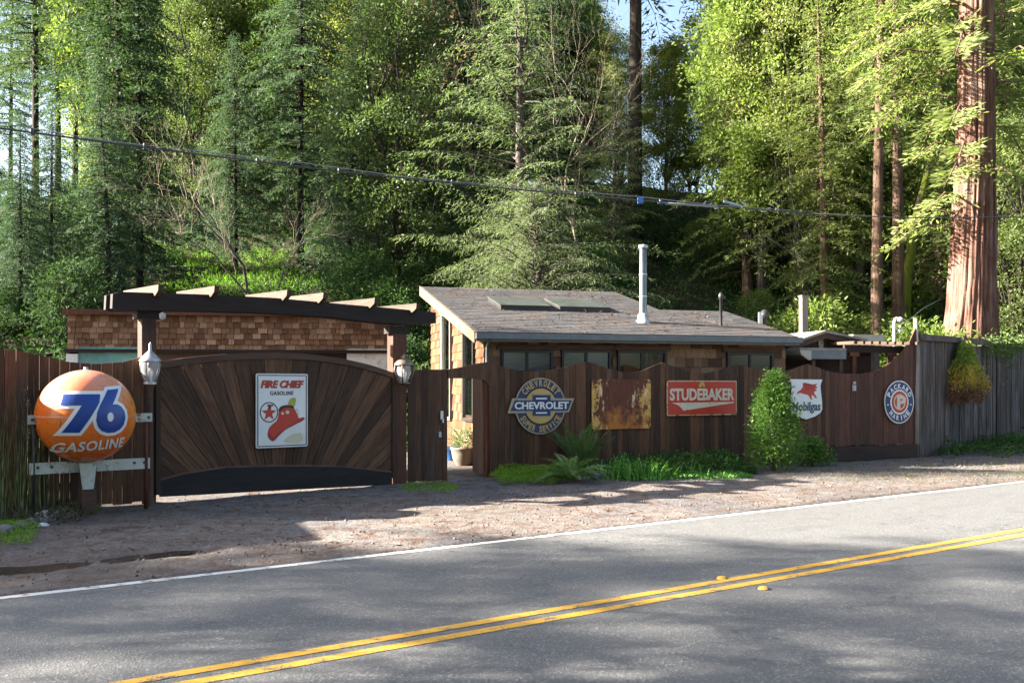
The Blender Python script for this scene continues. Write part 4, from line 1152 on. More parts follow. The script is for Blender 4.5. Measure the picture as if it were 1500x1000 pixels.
# oval badge
s = Sign(FR, 'round_badge_sign', 'round navy white and red sign with a large initial near the fence end', 1316, 588, -.055, 1285, 550, 13.333)
c = s.q(425, 515); ry = s.q(425, 95)[1] - c[1]; rx = (s.q(712, 515)[0] - s.q(140, 515)[0]) / 2
MB().prism(ellipse(c[0], c[1], rx, ry, 56), -.010, .012).build('disc', M['zinc'], s.root)
MB().prism(ellipse(c[0], c[1], rx * .945, ry * .945, 56), -.013, -.0105).build('ring', M['signnavy'], s.root)
MB().prism(ellipse(c[0], c[1], rx * .62, ry * .58, 48), -.016, -.0135).build('ring_edge', M['signwhite'], s.root)
MB().prism(ellipse(c[0], c[1], rx * .53, ry * .50, 48), -.019, -.0165).build('centre_disc', M['signred'], s.root)
mb = MB(); ring(mb, c[0], c[1], rx * .33, ry * .31, rx * .40, ry * .37, -.0215, -.0195); mb.build('initial_ring', M['signcream'], s.root)
mb = MB(); a, b = s.q(368, 655), s.q(545, 390); text(mb, 'P', a[0], b[0], a[1], b[1], -.0245, .05); mb.build('initial', M['signcream'], s.root)
mb = MB(); arc_text(mb, 'PACKARD', c[0], c[1], rx * .79, ry * .23, 162, 18, -.0165, True, .72, .03); arc_text(mb, 'MARINE', c[0], c[1], rx * .79, ry * .23, 214, 326, -.0165, False, .72, .03); mb.build('lettering', M['signwhite'], s.root)
for a in (-9, 189): MB().prism(ellipse(0, 0, .022, .022, 10), -.0165, -.0135).build('dot', M['signwhite'], s.root, (c[0] + rx * .79 * math.cos(math.radians(a)), 0, c[1] + ry * .79 * math.sin(math.radians(a))))

# ------------------------------------------------------------------ lamps
u, z0 = FL.uz(220, 560, -.2); Yl = FL.world(u, -.2).y; m_ = Yl / FPX
lamp = thing('post_lamp', 'grey lantern on a thin post between ball sign and driveway gate', 'lamp', FL.world(u, -.2, 0), FL.a)
MB().lathe([(.055, 0), (.055, .1), (.045, .12), (.042, z0 - .12), (.06, z0 - .06), (.075, z0 - .03)], n=14).build('post', M['trim'], lamp)
gl_ = MB().lathe([(.085, z0), (.10, z0 + .05), (.135, z0 + .17), (.145, z0 + .26), (.135, z0 + .315)], n=20).build('lamp_glass', M['lampglass'], lamp)
MB().lathe([(.09, z0 - .03), (.095, z0 - .0), (.085, z0 + .01)], n=20).build('collar', M['lampsilver'], lamp)
MB().lathe([(.155, z0 + .31), (.155, z0 + .325), (.12, z0 + .37), (.06, z0 + .43), (.025, z0 + .46), (.018, z0 + .52), (.022, z0 + .55), (.0, z0 + .59)], n=20).build('lamp_roof', M['lampsilver'], lamp)
MB().lathe([(.03, z0 + .0), (.03, z0 + .08), (.045, z0 + .14), (.03, z0 + .2), (0, z0 + .21)], n=12).build('bulb', M['bulb'], lamp)
mb = MB()
for k in range(6):
    a = k * math.pi / 3; mb.tube([(.086 * math.cos(a), .086 * math.sin(a), z0), (.137 * math.cos(a), .137 * math.sin(a), z0 + .17), (.147 * math.cos(a), .147 * math.sin(a), z0 + .26), (.137 * math.cos(a), .137 * math.sin(a), z0 + .315)], .006, 5)
mb.build('lamp_rib', M['lampsilver'], lamp)
u, z0 = FL.uz(592, 561, -.16)
wl = thing('wall_lamp', 'bronze coach lamp with curved glass mounted beside the narrow board panel', 'lamp', FL.world(u, -.16, 0), FL.a)
MB().box((-.0, .17, z0 + .2), (.14, .03, .36)).build('back_plate', M['lampmetal'], wl)
MB().tube([(0, .16, z0 + .36), (0, .08, z0 + .47), (0, 0, z0 + .42)], .016, 8).build('arm', M['lampmetal'], wl)
fr_ = MB()
for sx_ in (-1, 1):
    for sy_ in (-1, 1): fr_.tube([(sx_ * .075, sy_ * .075, z0), (sx_ * .125, sy_ * .125, z0 + .22), (sx_ * .11, sy_ * .11, z0 + .33)], .013, 5)
fr_.lathe([(.0, z0 - .05), (.05, z0 - .035), (.115, z0 - .01), (.12, z0 + .015), (.0, z0 + .016)], n=4 * 4)
fr_.build('lamp_cage', M['lampmetal'], wl)
MB().lathe([(.065, z0 + .018), (.10, z0 + .12), (.13, z0 + .22), (.11, z0 + .32)], n=20).build('lamp_glass', M['lampglass'], wl)
MB().lathe([(.175, z0 + .32), (.175, z0 + .34), (.12, z0 + .40), (.04, z0 + .43), (.02, z0 + .46), (.025, z0 + .49), (0, z0 + .52)], n=16).build('lamp_roof', M['lampmetal'], wl)
MB().lathe([(.028, z0 + .02), (.03, z0 + .1), (.05, z0 + .16), (.03, z0 + .24), (0, z0 + .25)], n=12).build('bulb', M['bulb'], wl)

# ------------------------------------------------------------------ things seen through the open doorway
L_fern = leaf_mat('sword_fern_leaf', (.065, .12, .040), (.11, .165, .065), .3)
L_fernlight = leaf_mat('pale_fern_leaf', (.11, .19, .055), (.17, .26, .09), .35)
L_ivy = leaf_mat('ivy_leaf', (.030, .068, .022), (.060, .112, .034), .25, .75, .06)
L_bright = leaf_mat('bright_strap_leaf', (.07, .20, .035), (.13, .29, .06), .35, .5, .2)
L_moss = leaf_mat('bright_moss', (.12, .23, .018), (.19, .32, .03), .35, .7)
L_reed = leaf_mat('reed_stalk', (.12, .165, .06), (.24, .25, .11), .3, .6)
L_straw = leaf_mat('dry_straw', (.28, .21, .11), (.40, .31, .18), .25, .7)
L_needle = leaf_mat('fallen_redwood_needles', (.055, .024, .017), (.155, .072, .046), .0, .9, .1, (.20, .17, .13), .9)
L_shrub = leaf_mat('shrub_leaf', (.050, .125, .022), (.11, .21, .040), .35, .4, .35, (.20, .30, .05), .9)
F_olive_ = leaf_mat('creeper_leaf', (.10, .15, .04), (.18, .23, .07), .4, .6, .15)
p = gnd(680, 681)
pot = thing('potted_plant', 'leafy grey green plant in a round clay pot inside the open doorway', 'potted plant', (p.x, p.y, 0))
MB().lathe([(.17, 0), (.25, .12), (.28, .26), (.29, .34), (.31, .36), (.31, .4), (.26, .4), (.25, .33), (.0, .33)], n=20).build('pot', M['terracotta'], pot)
def ball_leaves(C_, rng, c, rad, n, L, W, up=.4, flat=1.0):
    d = nrm(rng.normal(size=(n, 3))); r = rad * rng.random((n, 1)) ** .45
    P = np.array(c) + d * r * np.array([1, 1, flat])
    C_.add(P, d + rng.normal(size=(n, 3)) * .6 + np.array([0, 0, up]), rng.normal(size=(n, 3)), L * rng.uniform(.6, 1.3, n), W * rng.uniform(.7, 1.2, n))
rng = np.random.default_rng(1)
cd = Cards(); ball_leaves(cd, rng, (0, 0, .52), .30, 520, .10, .04)
obj_from('foliage', cd.mesh('foliage', leaf_mat('sage_leaf', (.10, .14, .07), (.19, .23, .13), .3)), pot)
p = gnd(662, 676)
bk = thing('blue_tub', 'bright blue plastic tub half hidden behind the doorway post', 'tub', (p.x, p.y + .25, 0))
MB().lathe([(.2, 0), (.24, .3), (.255, .31), (.255, .33), (.23, .33), (.19, .02), (0, .02)], n=20).build('shell', M['blue'], bk)
p = gnd(660, 670)
bn = thing('wood_bench', 'small wooden bench with a leaning grey board beyond the doorway', 'bench', (p.x + .1, p.y + 1.0, 0), FH.a)
MB().box((0, 0, .52), (.9, .35, .05)).build('seat', M['rafter'], bn)
for x_ in (-.35, .35): MB().box((x_, 0, .247), (.06, .3, .494)).build('leg', M['trim'], bn)
MB().box((.1, .12, .85), (.5, .03, .62), Matrix.Rotation(-.12, 3, 'X')).build('leaning_board', M['palewood'], bn)

# ------------------------------------------------------------------ plants along the fence
def frond_mesh(name, mat, n=26, L=1.0, w=.11, arch=.45, seed=0):
    rng = np.random.default_rng(seed); C_ = Cards()
    t = np.linspace(.06, 1, n); x = L * t * (1 - .12 * t); z = L * (.55 * t - arch * t * t)
    P = np.stack([x, np.zeros(n), z], 1); ln = w * np.sin(np.pi * np.clip(t * .88 + .1, 0, 1)) ** .8 + .012
    T = np.gradient(P, axis=0); T = nrm(T)
    for sgn in (-1, 1):
        D = T * .45 + np.array([0, sgn, -.12]) + rng.normal(size=(n, 3)) * .06
        C_.add(P, D, T + rng.normal(size=(n, 3)) * .08, ln * rng.uniform(.9, 1.1, n), .035 * L + 0 * ln)
    k = 9; ti = np.linspace(0, n - 1, k).astype(int)
    C_.add(P[ti[:-1]], P[ti[1:]] - P[ti[:-1]], np.tile([0, 1.0, 0], (k - 1, 1)), np.linalg.norm(P[ti[1:]] - P[ti[:-1]], axis=1) * 1.15, .012)
    return C_.mesh(name, mat)
FRONDS = {}
def fern(label, px, py, size, n, kind, tilt=(.2, .9), Yoff=0.0, group=None):
    p = gnd(px, py); f = thing('fern', label, 'fern', (p.x, p.y + Yoff, 0), 0, group)
    if kind not in FRONDS:
        FRONDS[kind] = [frond_mesh('frond', {'dark': L_fern, 'pale': L_fernlight}[kind], 26, 1.0, {'dark': .10, 'pale': .15}[kind], {'dark': .30, 'pale': .62}[kind], sd_) for sd_ in range(3)]
    for i in range(n):
        a = 2 * math.pi * (i * .618) + random.uniform(-.2, .2); tl = random.uniform(*tilt)
        s_ = size * random.uniform(.75, 1.1)
        obj_from('frond', FRONDS[kind][i % 3], f, (0, 0, .03), (random.uniform(-.25, .25), -tl, a), (s_, s_, s_))
    return f
fern('tall dark green upright sword fern below the round navy sign', 852, 698, 1.15, 30, 'dark', (.45, 1.0), .15)
fern('broad pale green fern spilling onto the gravel in front of the sword fern', 836, 707, .85, 26, 'pale', (.1, .8))
fern('small dark fern growing low between sword fern and strap leaved plant', 884, 694, .45, 14, 'dark', (.0, .6))
def grass_clump(name, label, cat, px, py, n, h, spread, mat, w=.02, arch=.5, Yoff=0, part='blade'):
    p = gnd(px, py); r = thing(name, label, cat, (p.x, p.y + Yoff, 0)); rng = np.random.default_rng(abs(px) + 7)
    C_ = Cards(); 
    base = rng.normal(size=(n, 3)) * spread * np.array([1, .6, 0]); a = rng.uniform(0, 6.283, n); hh = h * rng.uniform(.55, 1.15, n)
    o_ = np.stack([np.cos(a), np.sin(a), np.zeros(n)], 1); S_ = np.stack([-np.sin(a), np.cos(a), np.zeros(n)], 1)
    prev = base
    ar = arch * rng.uniform(.3, 1.3, n)
    for k in range(1, 6):
        t = k / 5; q = base + o_ * (hh * ar * t * t)[:, None] + np.array([0, 0, 1]) * (hh * (t - ar * .55 * t ** 3))[:, None]
        C_.add(prev, q - prev, S_, np.linalg.norm(q - prev, axis=1) * 1.12, w * (1.15 - t * .8)); prev = q
    o = obj_from(part, C_.mesh(part, mat), r); o['kind'] = 'stuff'
    return r, prev
grass_clump('strap_leaf_plant', 'clump of bright green arching strap leaves under the gap between rusted and red signs', 'plant', 925, 702, 260, .52, .36, L_bright, .035, .75)
grass_clump('strap_leaf_plant', 'lower clump of bright green strap leaves below the red sign', 'plant', 975, 700, 160, .4, .38, L_bright, .03, .8)
r, tips = grass_clump('reed_clump', 'tall clump of green reeds with dry seed heads left of the ball sign', 'reeds', 22, 752, 150, 1.75, .24, L_reed, .018, .10)
r2, tips2 = grass_clump('reed_clump', 'shorter tangled reeds at the left edge under the fence', 'reeds', -22, 762, 110, 1.4, .26, L_reed, .018, .16)
C_ = Cards(); rng = np.random.default_rng(4)
for q in tips[:26]:
    if q[2] < 1.2: continue
    n = 9; P = q + np.stack([rng.normal(size=n) * .02, rng.normal(size=n) * .02, -rng.random(n) * .22], 1); C_.add(P, rng.normal(size=(n, 3)) * .5 + np.array([.3, 0, .6]), rng.normal(size=(n, 3)), .06, .014)
obj_from('seed_head', C_.mesh('seed_head', L_straw), r)['kind'] = 'stuff'
# conical shrub in front of the shield sign
def cone_shrub(label, px, py, h, r, n, mat, seed, Yoff=0.0, leaf=(.085, .035), top=.22):
    p = gnd(px, py); s_ = thing('leafy_shrub', label, 'shrub', (p.x, p.y + Yoff, 0)); rng = np.random.default_rng(seed)
    mb = MB()
    C_ = Cards()
    m = n // 26
    for i in range(m):
        t = rng.random() ** .8; a = rng.uniform(0, 6.283); prof_ = (1 - t) ** .55 * (1 - top) + top * (1 - t ** 3)
        rr = r * prof_ * rng.uniform(.45, 1.12) * (1 + .22 * math.sin(3 * a + 5 * t) + .14 * math.sin(7 * a - 11 * t)); c = np.array([rr * math.cos(a), rr * math.sin(a), .08 + h * t * .95])
        if i % 7 == 0: mb.tube([(0, 0, max(.02, c[2] * .5 - .1)), tuple(c * np.array([.6, .6, .95])), tuple(c)], [.02, .012, .005], 5)
        out = np.array([math.cos(a) * .8, math.sin(a) * .8, .45]); k = 26
        P = c + rng.normal(size=(k, 3)) * .07; C_.add(P, out + rng.normal(size=(k, 3)) * .75, rng.normal(size=(k, 3)), leaf[0] * rng.uniform(.6, 1.3, k), leaf[1] * rng.uniform(.7, 1.2, k))
    for i in range(int(n / 110)):       # loose shoots
        t = rng.random() ** .9; a = rng.uniform(0, 6.283); prof_ = (1 - t) ** .55 * (1 - top) + top * (1 - t ** 3)
        c = np.array([r * prof_ * math.cos(a), r * prof_ * math.sin(a), .08 + h * t]); d = nrm(np.array([math.cos(a) * .8, math.sin(a) * .8, rng.uniform(.1, 1.1)])); l_ = rng.uniform(.08, .26)
        q = rng.random(12) * l_; C_.add(c + d * q[:, None] - np.outer(q * q, [0, 0, 1.2]), d + rng.normal(size=(12, 3)) * .6, rng.normal(size=(12, 3)), leaf[0] * rng.uniform(.6, 1.2, 12), leaf[1])
    mb.tube([(0, 0, 0), (.02, 0, h * .5), (0, .02, h * .9)], [.045, .03, .01], 6)
    mb.build('stem', M['log'], s_); obj_from('foliage', C_.mesh('foliage', mat), s_)
    return s_
cone_shrub('tall bushy bright green shrub partly covering the white shield sign', 1134, 690, 1.95, .52, 15000, L_shrub, 3, .0, (.075, .024))
cone_shrub('small rounded green shrub at the right foot of the tall bushy shrub', 1190, 682, .46, .36, 2400, L_shrub, 5, .0, (.08, .035), .7)
# low ground cover: cannot be counted
def mound(name, px0, px1, py0, py1, n, h, mat, seed, leaf=(.08, .04), lump=.6):
    rng = np.random.default_rng(seed); m = 0; C_ = Cards()
    a = rng.random(n); b = rng.random(n) ** 1.0; px = px0 + (px1 - px0) * a
    edge = np.minimum(1, 5 * np.minimum(a, 1 - a) + .15)
    py = py0 + (py1 - py0) * (.5 + (b - .5) * edge)
    Y_ = FPX * CH / (py - HZ); X_ = (px - 750) / FPX * Y_
    kp = rng.random(n) < np.clip((np.minimum(4 * np.minimum(a, 1 - a), 2.2 * np.minimum(b, 1 - b)) + 1.1 * (fbm(X_ * 2.3, Y_ * 2.3, 60 + seed) - .5)) * 3, .03, 1); X_, Y_, edge, b = X_[kp], Y_[kp], edge[kp], b[kp]; n = len(X_)
    hh = h * edge * (.25 + 1.2 * fbm(X_ * 1.9, Y_ * 1.9, 50 + seed)) * (1 - (2 * b - 1) ** 2 * .7)
    P = np.stack([X_, Y_, hh * rng.random(n) ** .5 + .01], 1)
    C_.add(P, rng.normal(size=(n, 3)) * np.array([1, 1, .6]) + np.array([0, -.2, .55]), rng.normal(size=(n, 3)), leaf[0] * rng.uniform(.6, 1.4, n), leaf[1] * rng.uniform(.7, 1.3, n))
    o = obj_from(name, C_.mesh(name, mat)); tag(o, kind='stuff'); return o
tag(mound('moss', 714, 832, 688, 711, 16000, .24, L_moss, 1, (.05, .014)), 'bright green mossy ground cover beside the open doorway', 'ground cover')
tag(mound('moss', 585, 672, 707, 722, 2200, .035, L_moss, 2, (.04, .012)), 'thin green moss on gravel before the narrow board panel', 'ground cover')
tag(mound('moss', 75, 145, 740, 756, 2600, .10, L_moss, 3, (.05, .016)), 'bright moss tuft around the ball sign post', 'ground cover')
tag(mound('moss', -30, 60, 755, 800, 2400, .08, L_moss, 9, (.05, .016)), 'yellowish moss between stones at the left edge', 'ground cover')
tag(mound('ground_cover', 880, 1105, 684, 701, 9000, .40, L_ivy, 4, (.085, .05)), 'dark leafy ground cover along the foot of the long fence', 'ground cover')
tag(mound('ground_cover', 880, 1100, 692, 706, 4200, .14, L_bright, 6, (.06, .028)), 'low bright green leaves edging the gravel below the red sign', 'ground cover')
tag(mound('ground_cover', 1350, 1540, 648, 672, 6000, .42, L_ivy, 7, (.10, .055)), 'leafy weeds along the foot of the weathered fence', 'ground cover')
tag(mound('grass_strip', 1120, 1540, 668, 712, 3800, .05, leaf_mat('dull_grass', (.07, .09, .03), (.13, .14, .05), .2, .6), 8, (.05, .01)), 'thin dull grass patches along the road edge on the right', 'grass')
tag(mound('ground_cover', -40, 130, 742, 770, 3200, .16, leaf_mat('brown_weed', (.05, .05, .025), (.12, .09, .05), .2, .6), 11, (.09, .02)), 'brown dry weeds below the reeds and ball sign', 'ground cover')
# stones
def stone(label, px, py, r, mat, sq=(1, .8, .6), seed=0, group=None):
    p = gnd(px, py); rng = random.Random(seed + px)
    bm = bmesh.new(); bmesh.ops.create_icosphere(bm, subdivisions=2, radius=r)
    for v in bm.verts:
        k = 1 + .28 * (vnoise(v.co.x / r * 1.3 + px, v.co.y / r * 1.3 + v.co.z / r * 1.7, 70) - .5) * 2
        v.co = Vector((v.co.x * sq[0] * k, v.co.y * sq[1] * k, v.co.z * sq[2] * k))
    me = bpy.data.meshes.new('stone'); bm.to_mesh(me); bm.free(); me.materials.append(mat)
    o = obj_from('stone', me, None, (p.x, p.y, r * sq[2] * .55), (0, 0, rng.uniform(0, 3)))
    return tag(o, label, 'stone', group)
stone('largest white stone in front of the ball sign', 66, 762, .13, M['stonewhite'])
stone('second white stone leaning on the largest white stone', 79, 757, .10, M['stonewhite'])
stone('small flat white stone nearest the road by the ball sign', 63, 771, .075, M['stonewhite'], (1.1, .8, .45))
for i, (px, py, r) in enumerate(((94, 760, .09), (108, 757, .08), (30, 775, .12), (5, 783, .15), (48, 768, .1), (120, 753, .07))):
    stone(('dark stone just right of the white stones under the ball sign', 'dark stone touching the moss left of the ball sign post', 'dark stone left of the white stones at the bed edge', 'largest dark stone at the left edge of the picture', 'dark stone beside the small flat white stone', 'small dark stone at the foot of the ball sign post')[i], px, py, r, M['stonegrey'], group='dark edging stones at the left bed')
for i, (px, py, r) in enumerate(((872, 702, .16), (888, 698, .13), (902, 700, .1), (1010, 698, .09), (1025, 697, .1), (1080, 690, .12))):
    stone(('largest dark stone right of the pale fern', 'middle dark stone between pale fern and strap leaves', 'small dark stone touching the strap leaf clump', 'low dark stone under the right half of the red sign', 'second dark stone just right of the low dark stone under the red sign', 'dark stone left of the tall bushy shrub')[i], px, py, r, M['stonegrey'], group='dark stones in the fence planting')
# yellowing hanging mop on the weathered fence
u, z = FT.uz(1413, 502, -.2)
mop = thing('hanging_plant', 'shaggy cone of yellow green foliage browning below, hanging on the weathered fence', 'hanging plant', FT.world(u, -.22, z), FT.a)
rng = np.random.default_rng(9); mop.scale = (1.18, 1.18, 1.1); hgt = 1.35
L_mopg = leaf_mat('mop_green', (.12, .20, .02), (.24, .29, .04), .35, .6); L_mopy = leaf_mat('mop_yellow', (.34, .29, .04), (.44, .30, .06), .35, .7); L_mopb = leaf_mat('mop_brown', (.11, .05, .025), (.20, .10, .05), .2, .8)
for nm, mt, a, b, n in (('green_foliage', L_mopg, 0, .55, 3200), ('yellow_foliage', L_mopy, .38, .78, 2600), ('brown_foliage', L_mopb, .68, 1.0, 2200)):
    t = a + (b - a) * rng.random(n); ang = rng.uniform(0, 6.283, n)
    rr = (.12 + .74 * t ** .85) * np.where(t > .8, 1.0 - (t - .8) * 2.2, 1) * rng.random(n) ** .35 * (1 + .2 * np.sin(4 * ang + 9 * t))
    P = np.stack([rr * np.cos(ang), rr * np.sin(ang) * .55, -t * hgt + rng.normal(size=n) * .05], 1)
    C_ = Cards(); C_.add(P, np.stack([np.cos(ang) * .5, np.sin(ang) * .5, -.9 + 0 * t], 1) + rng.normal(size=(n, 3)) * .4, rng.normal(size=(n, 3)), .085 * rng.uniform(.6, 1.3, n), .022)
    obj_from(nm, C_.mesh(nm, mt), mop)
MB().tube([(0, .1, .1), (0, .0, -.2), (0, 0, -hgt * .8)], [.04, .05, .03], 7).build('stem', M['log'], mop)
p = gnd(1391, 662)
MB_ = MB().lathe([(.06, 0), (.06, .38), (.05, .4), (0, .41)], n=12)
tag(MB_.build('bollard', M['palewood'], None, (p.x, p.y - .15, 0)), 'small pale stake standing in weeds before the weathered fence', 'stake')
cr = thing('creeper', 'leafy creeper spilling over the top rail of the weathered fence right of the hanging plant', 'creeper', FT.world(FT.uz(1465, 500)[0], -.12, 2.95), FT.a)
C_ = Cards(); rng = np.random.default_rng(71)
for k in range(26):
    x0 = rng.uniform(-1.3, 1.7); dn = abs(rng.normal()) * .45
    C_.add(np.array([x0, 0, 0]) + rng.normal(size=(34, 3)) * np.array([.16, .06, .10]) + np.array([0, -.03, .12]) - np.outer(rng.random(34), [0, 0, dn + .15]), rng.normal(size=(34, 3)) + np.array([0, -.6, -.2]), rng.normal(size=(34, 3)), .10 * rng.uniform(.5, 1.4, 34), .055 * rng.uniform(.6, 1.2, 34))
obj_from('foliage', C_.mesh('foliage', F_olive_), cr)
MB().tube([(-1.3, .1, .1), (-.2, .02, .14), (.8, .05, .1), (1.7, .02, .13)], .02, 6).build('stem', M['log'], cr)
# loose duff and pebbles on the shoulder
rng = np.random.default_rng(33); n = 34000
X_ = rng.uniform(-12, 16, n); Y_ = rng.uniform(6.5, 26, n); d = line_dist(X_, Y_)
w = fbm(X_ * .55 + .3 * Y_, Y_ * 1.4 - X_ * .8, 40); near = np.exp(-((d + .55) / .6) ** 2) * .55 + .25 * (X_ < 1)
keep = (d < .5) & ((d < .08) | (rng.random(n) < .12)) & (d > -9) & (rng.random(n) < np.clip((w - .42) * 4, 0, 1) * .7 + near * .5)
fence_side = (Y_ - 18.5 - .5 * X_) > -0.2
keep &= ~fence_side
X_, Y_ = X_[keep], Y_[keep]; m = len(X_)
P = np.stack([X_, Y_, gravel_z(X_, Y_) + .006 + rng.random(m) * .02], 1); P[line_dist(X_, Y_) > -.02, 2] = .008
D = rng.normal(size=(m, 3)) * np.array([1, 1, .18]); Sd = np.cross(D, np.array([0, 0, 1.0])) + rng.normal(size=(m, 3)) * .2
C_ = Cards(); C_.add(P, D, Sd, rng.uniform(.03, .15, m), rng.uniform(.006, .026, m))
tag(obj_from('litter', C_.mesh('litter', L_needle)), kind='stuff')
n = 6500; X_ = rng.uniform(-11, 15, n); Y_ = rng.uniform(6.5, 25, n); d = line_dist(X_, Y_)
k = (d < -.05) & (d > -8) & ((Y_ - 18.3 - .5 * X_) < 0); X_, Y_ = X_[k], Y_[k]; m = len(X_)
r_ = rng.uniform(.006, .022, m)
oc = np.array([[1, 0, 0], [0, 1, 0], [-1, 0, 0], [0, -1, 0], [0, 0, .8], [0, 0, -.5]]); of = np.array([[0, 1, 4], [1, 2, 4], [2, 3, 4], [3, 0, 4], [1, 0, 5], [2, 1, 5], [3, 2, 5], [0, 3, 5]])
V = (oc[None] * r_[:, None, None] * rng.uniform(.7, 1.3, (m, 6, 1)) + np.stack([X_, Y_, gravel_z(X_, Y_) + r_ * .35], 1)[:, None]).reshape(-1, 3)
Q = (of[None] + 6 * np.arange(m)[:, None, None]).reshape(-1, 3)
tm = NT('pebble_stone'); rp = tm.n('NewGeometry').outputs['Random Per Island']; tm.color(tm.ramp(rp, [(0, (.05, .045, .042)), (.7, (.14, .125, .115)), (1, (.26, .235, .215))])); tm.rough(.9)
tag(obj_from('pebbles', np_mesh('pebbles', V, Q, tm.m)), kind='stuff')
# redwood duff lying on the house roof
n = 2600; uu_ = rng.uniform(-.2, hL + .1, n); vv_ = rng.uniform(-ov, D1, n)
k = (fbm(uu_ * .9, vv_ * 1.6, 61) > .5 - .12 * (uu_ < 5)) & ((uu_ < US) | (vv_ < D2)); uu_, vv_ = uu_[k], vv_[k]; m = len(uu_)
C_ = Cards(); C_.add(np.stack([uu_, vv_, rz(vv_) + .016 + rng.random(m) * .02], 1), rng.normal(size=(m, 3)) * np.array([1, 1, .15]), rng.normal(size=(m, 3)) * np.array([1, 1, .2]), rng.uniform(.05, .18, m), rng.uniform(.01, .035, m))
obj_from('roof_litter', C_.mesh('roof_litter', L_needle), roof)['kind'] = 'stuff'

# ------------------------------------------------------------------ the overhead cable
A, B = Vector((-26.0, 8.0, 8.3)), Vector((17.5, 27.0, 6.5))
def cable_pts(px_list):
    P = []
    for px, py, y in px_list: P.append(at(px, py, y))
    return P
cpx = [(-260, 142, 13.0), (0, 188, 14.2), (150, 208, 15.0), (300, 227, 15.9), (450, 246, 16.9), (600, 262, 18.0), (750, 277, 19.3), (930, 293, 21.0), (1050, 302, 22.3), (1190, 313, 24.0)]
cb = thing('overhead_cable', 'sagging overhead service cable crossing in front of the trees', 'cable', at(930, 293, 21.0))
def rel(P): return [p - cb.location for p in P]
CP = cable_pts(cpx)
MB().tube(rel(CP), .015, 6).build('wire', M['cable'], cb)
MB().tube(rel([CP[-1], at(1320, 319, 25.8), at(1500, 318, 29), at(1700, 312, 33)]), .016, 6).build('wire', M['cable'], cb)
MB().tube([p + Vector((0, 0, .05 + .035 * math.sin(i * 2.1))) for i, p in enumerate(rel(CP))], .007, 5).build('messenger_wire', M['cablelight'], cb)
spm = MB().lathe([(.024, -.035), (.034, 0), (.024, .06)], (0, 0, 0), 8).mesh('spacer', M['cable'])
for f in range(7):
    obj_from('spacer', spm, cb, CP[1 + f].lerp(CP[2 + f], .3 + .1 * (f % 3)) - cb.location)
MB().box(at(938, 294, 21.05) - cb.location, (.12, .09, .13)).build('splice_box', M['blue'], cb)
MB().box(at(970, 297, 21.4) - cb.location, (.2, .04, .045)).build('splice_sleeve', M['blue'], cb)
MB().tube(rel([at(975, 298, 21.4), at(1010, 300, 21.8), at(1050, 303, 22.3)]), .026, 7).build('cable_wrap', M['cablelight'], cb)
for px, py, y, l_ in ((1062, 300, 22.4, .5), (1138, 305, 23.4, .35)):
    mb = MB(); c0 = at(px, py, y) - cb.location
    for k in range(7): 
        q = c0 + Vector((random.uniform(-l_, l_), random.uniform(-.1, .1), random.uniform(-.08, .12))); mb.box(q, (random.uniform(.05, .14), .015, .025), Matrix.Rotation(random.uniform(-1, 1), 3, 'Y'))
    mb.build('snagged_debris', M['cablelight'], cb, kind='stuff')
MB().box(at(1072, 298, 22.6) - cb.location, (.4, .05, .05), Matrix.Rotation(.25, 3, 'Y')).build('tarp_scrap', plain('blue_grey_tarp', (.14, .21, .27), .5), cb)
sv = thing('service_wire', 'thin wire rising from the white mast towards the big redwood', 'wire', at(1312, 482, 25.4))
MB().tube([Vector((0, 0, 0)), at(1335, 466, 26) - sv.location, at(1352, 452, 26.6) - sv.location, at(1378, 438, 27.2) - sv.location], .008, 6).build('strand', M['cable'], sv)

# ------------------------------------------------------------------ an added, unseen lean-to left of the picture, shaped to shade the shoulder
ls = thing('added_shade_shelter', 'added unseen lean-to that shades the shoulder from beyond the left fence', 'shelter', (-9.75, 11.55, 0), math.radians(-67))
FSH = [(-10.15, 12.35), (-9.45, 10.7), (-14.4, 7.2), (-15.1, 8.85)]
q = [Vector((x - ls.location.x, y - ls.location.y, 0)) for x, y in FSH]
rm = Matrix.Rotation(math.radians(67), 3, 'Z'); q = [rm @ p for p in q]
mb = MB(); mb.hexa([p + Vector((0, 0, 3.1)) for p in q] + [p + Vector((0, 0, 3.25)) for p in q]); mb.build('roof', M['roof'], ls)
for a, b in ((0, 1), (1, 2), (3, 0)):
    mb = MB(); mb.beam(q[a] + Vector((0, 0, 1.55)), q[b] + Vector((0, 0, 1.55)), .06, 3.09); mb.build('wall', M['trim'], ls)

# ------------------------------------------------------------------ trees
B_red = bark_mat('redwood_bark', (.085, .036, .024), (.30, .15, .105))
B_grey = bark_mat('grey_bark', (.045, .038, .034), (.15, .125, .11), (.06, .085, .03))
B_dark = bark_mat('dark_bark', (.018, .014, .012), (.055, .042, .036))
B_brown = bark_mat('brown_bark', (.06, .036, .026), (.19, .125, .09))
B_moss = bark_mat('mossy_bark', (.05, .045, .03), (.11, .10, .05), (.13, .16, .02), lo=.35, hi=.5)
B_twig = bark_mat('pale_twig_bark', (.15, .12, .085), (.32, .27, .20))
F_fir = leaf_mat('dark_fir_needles', (.040, .075, .042), (.085, .125, .065), .35, .6, .12)
F_fir2 = leaf_mat('blue_green_fir_needles', (.044, .080, .056), (.085, .125, .080), .35, .6, .12)
F_red = leaf_mat('redwood_sprays', (.105, .145, .050), (.19, .225, .085), .48, .55, .18)
F_yel = leaf_mat('yellow_green_leaf', (.115, .165, .038), (.185, .235, .068), .46, .5, .18)
F_mid = leaf_mat('mid_green_leaf', (.065, .098, .036), (.12, .155, .058), .42, .5, .2)
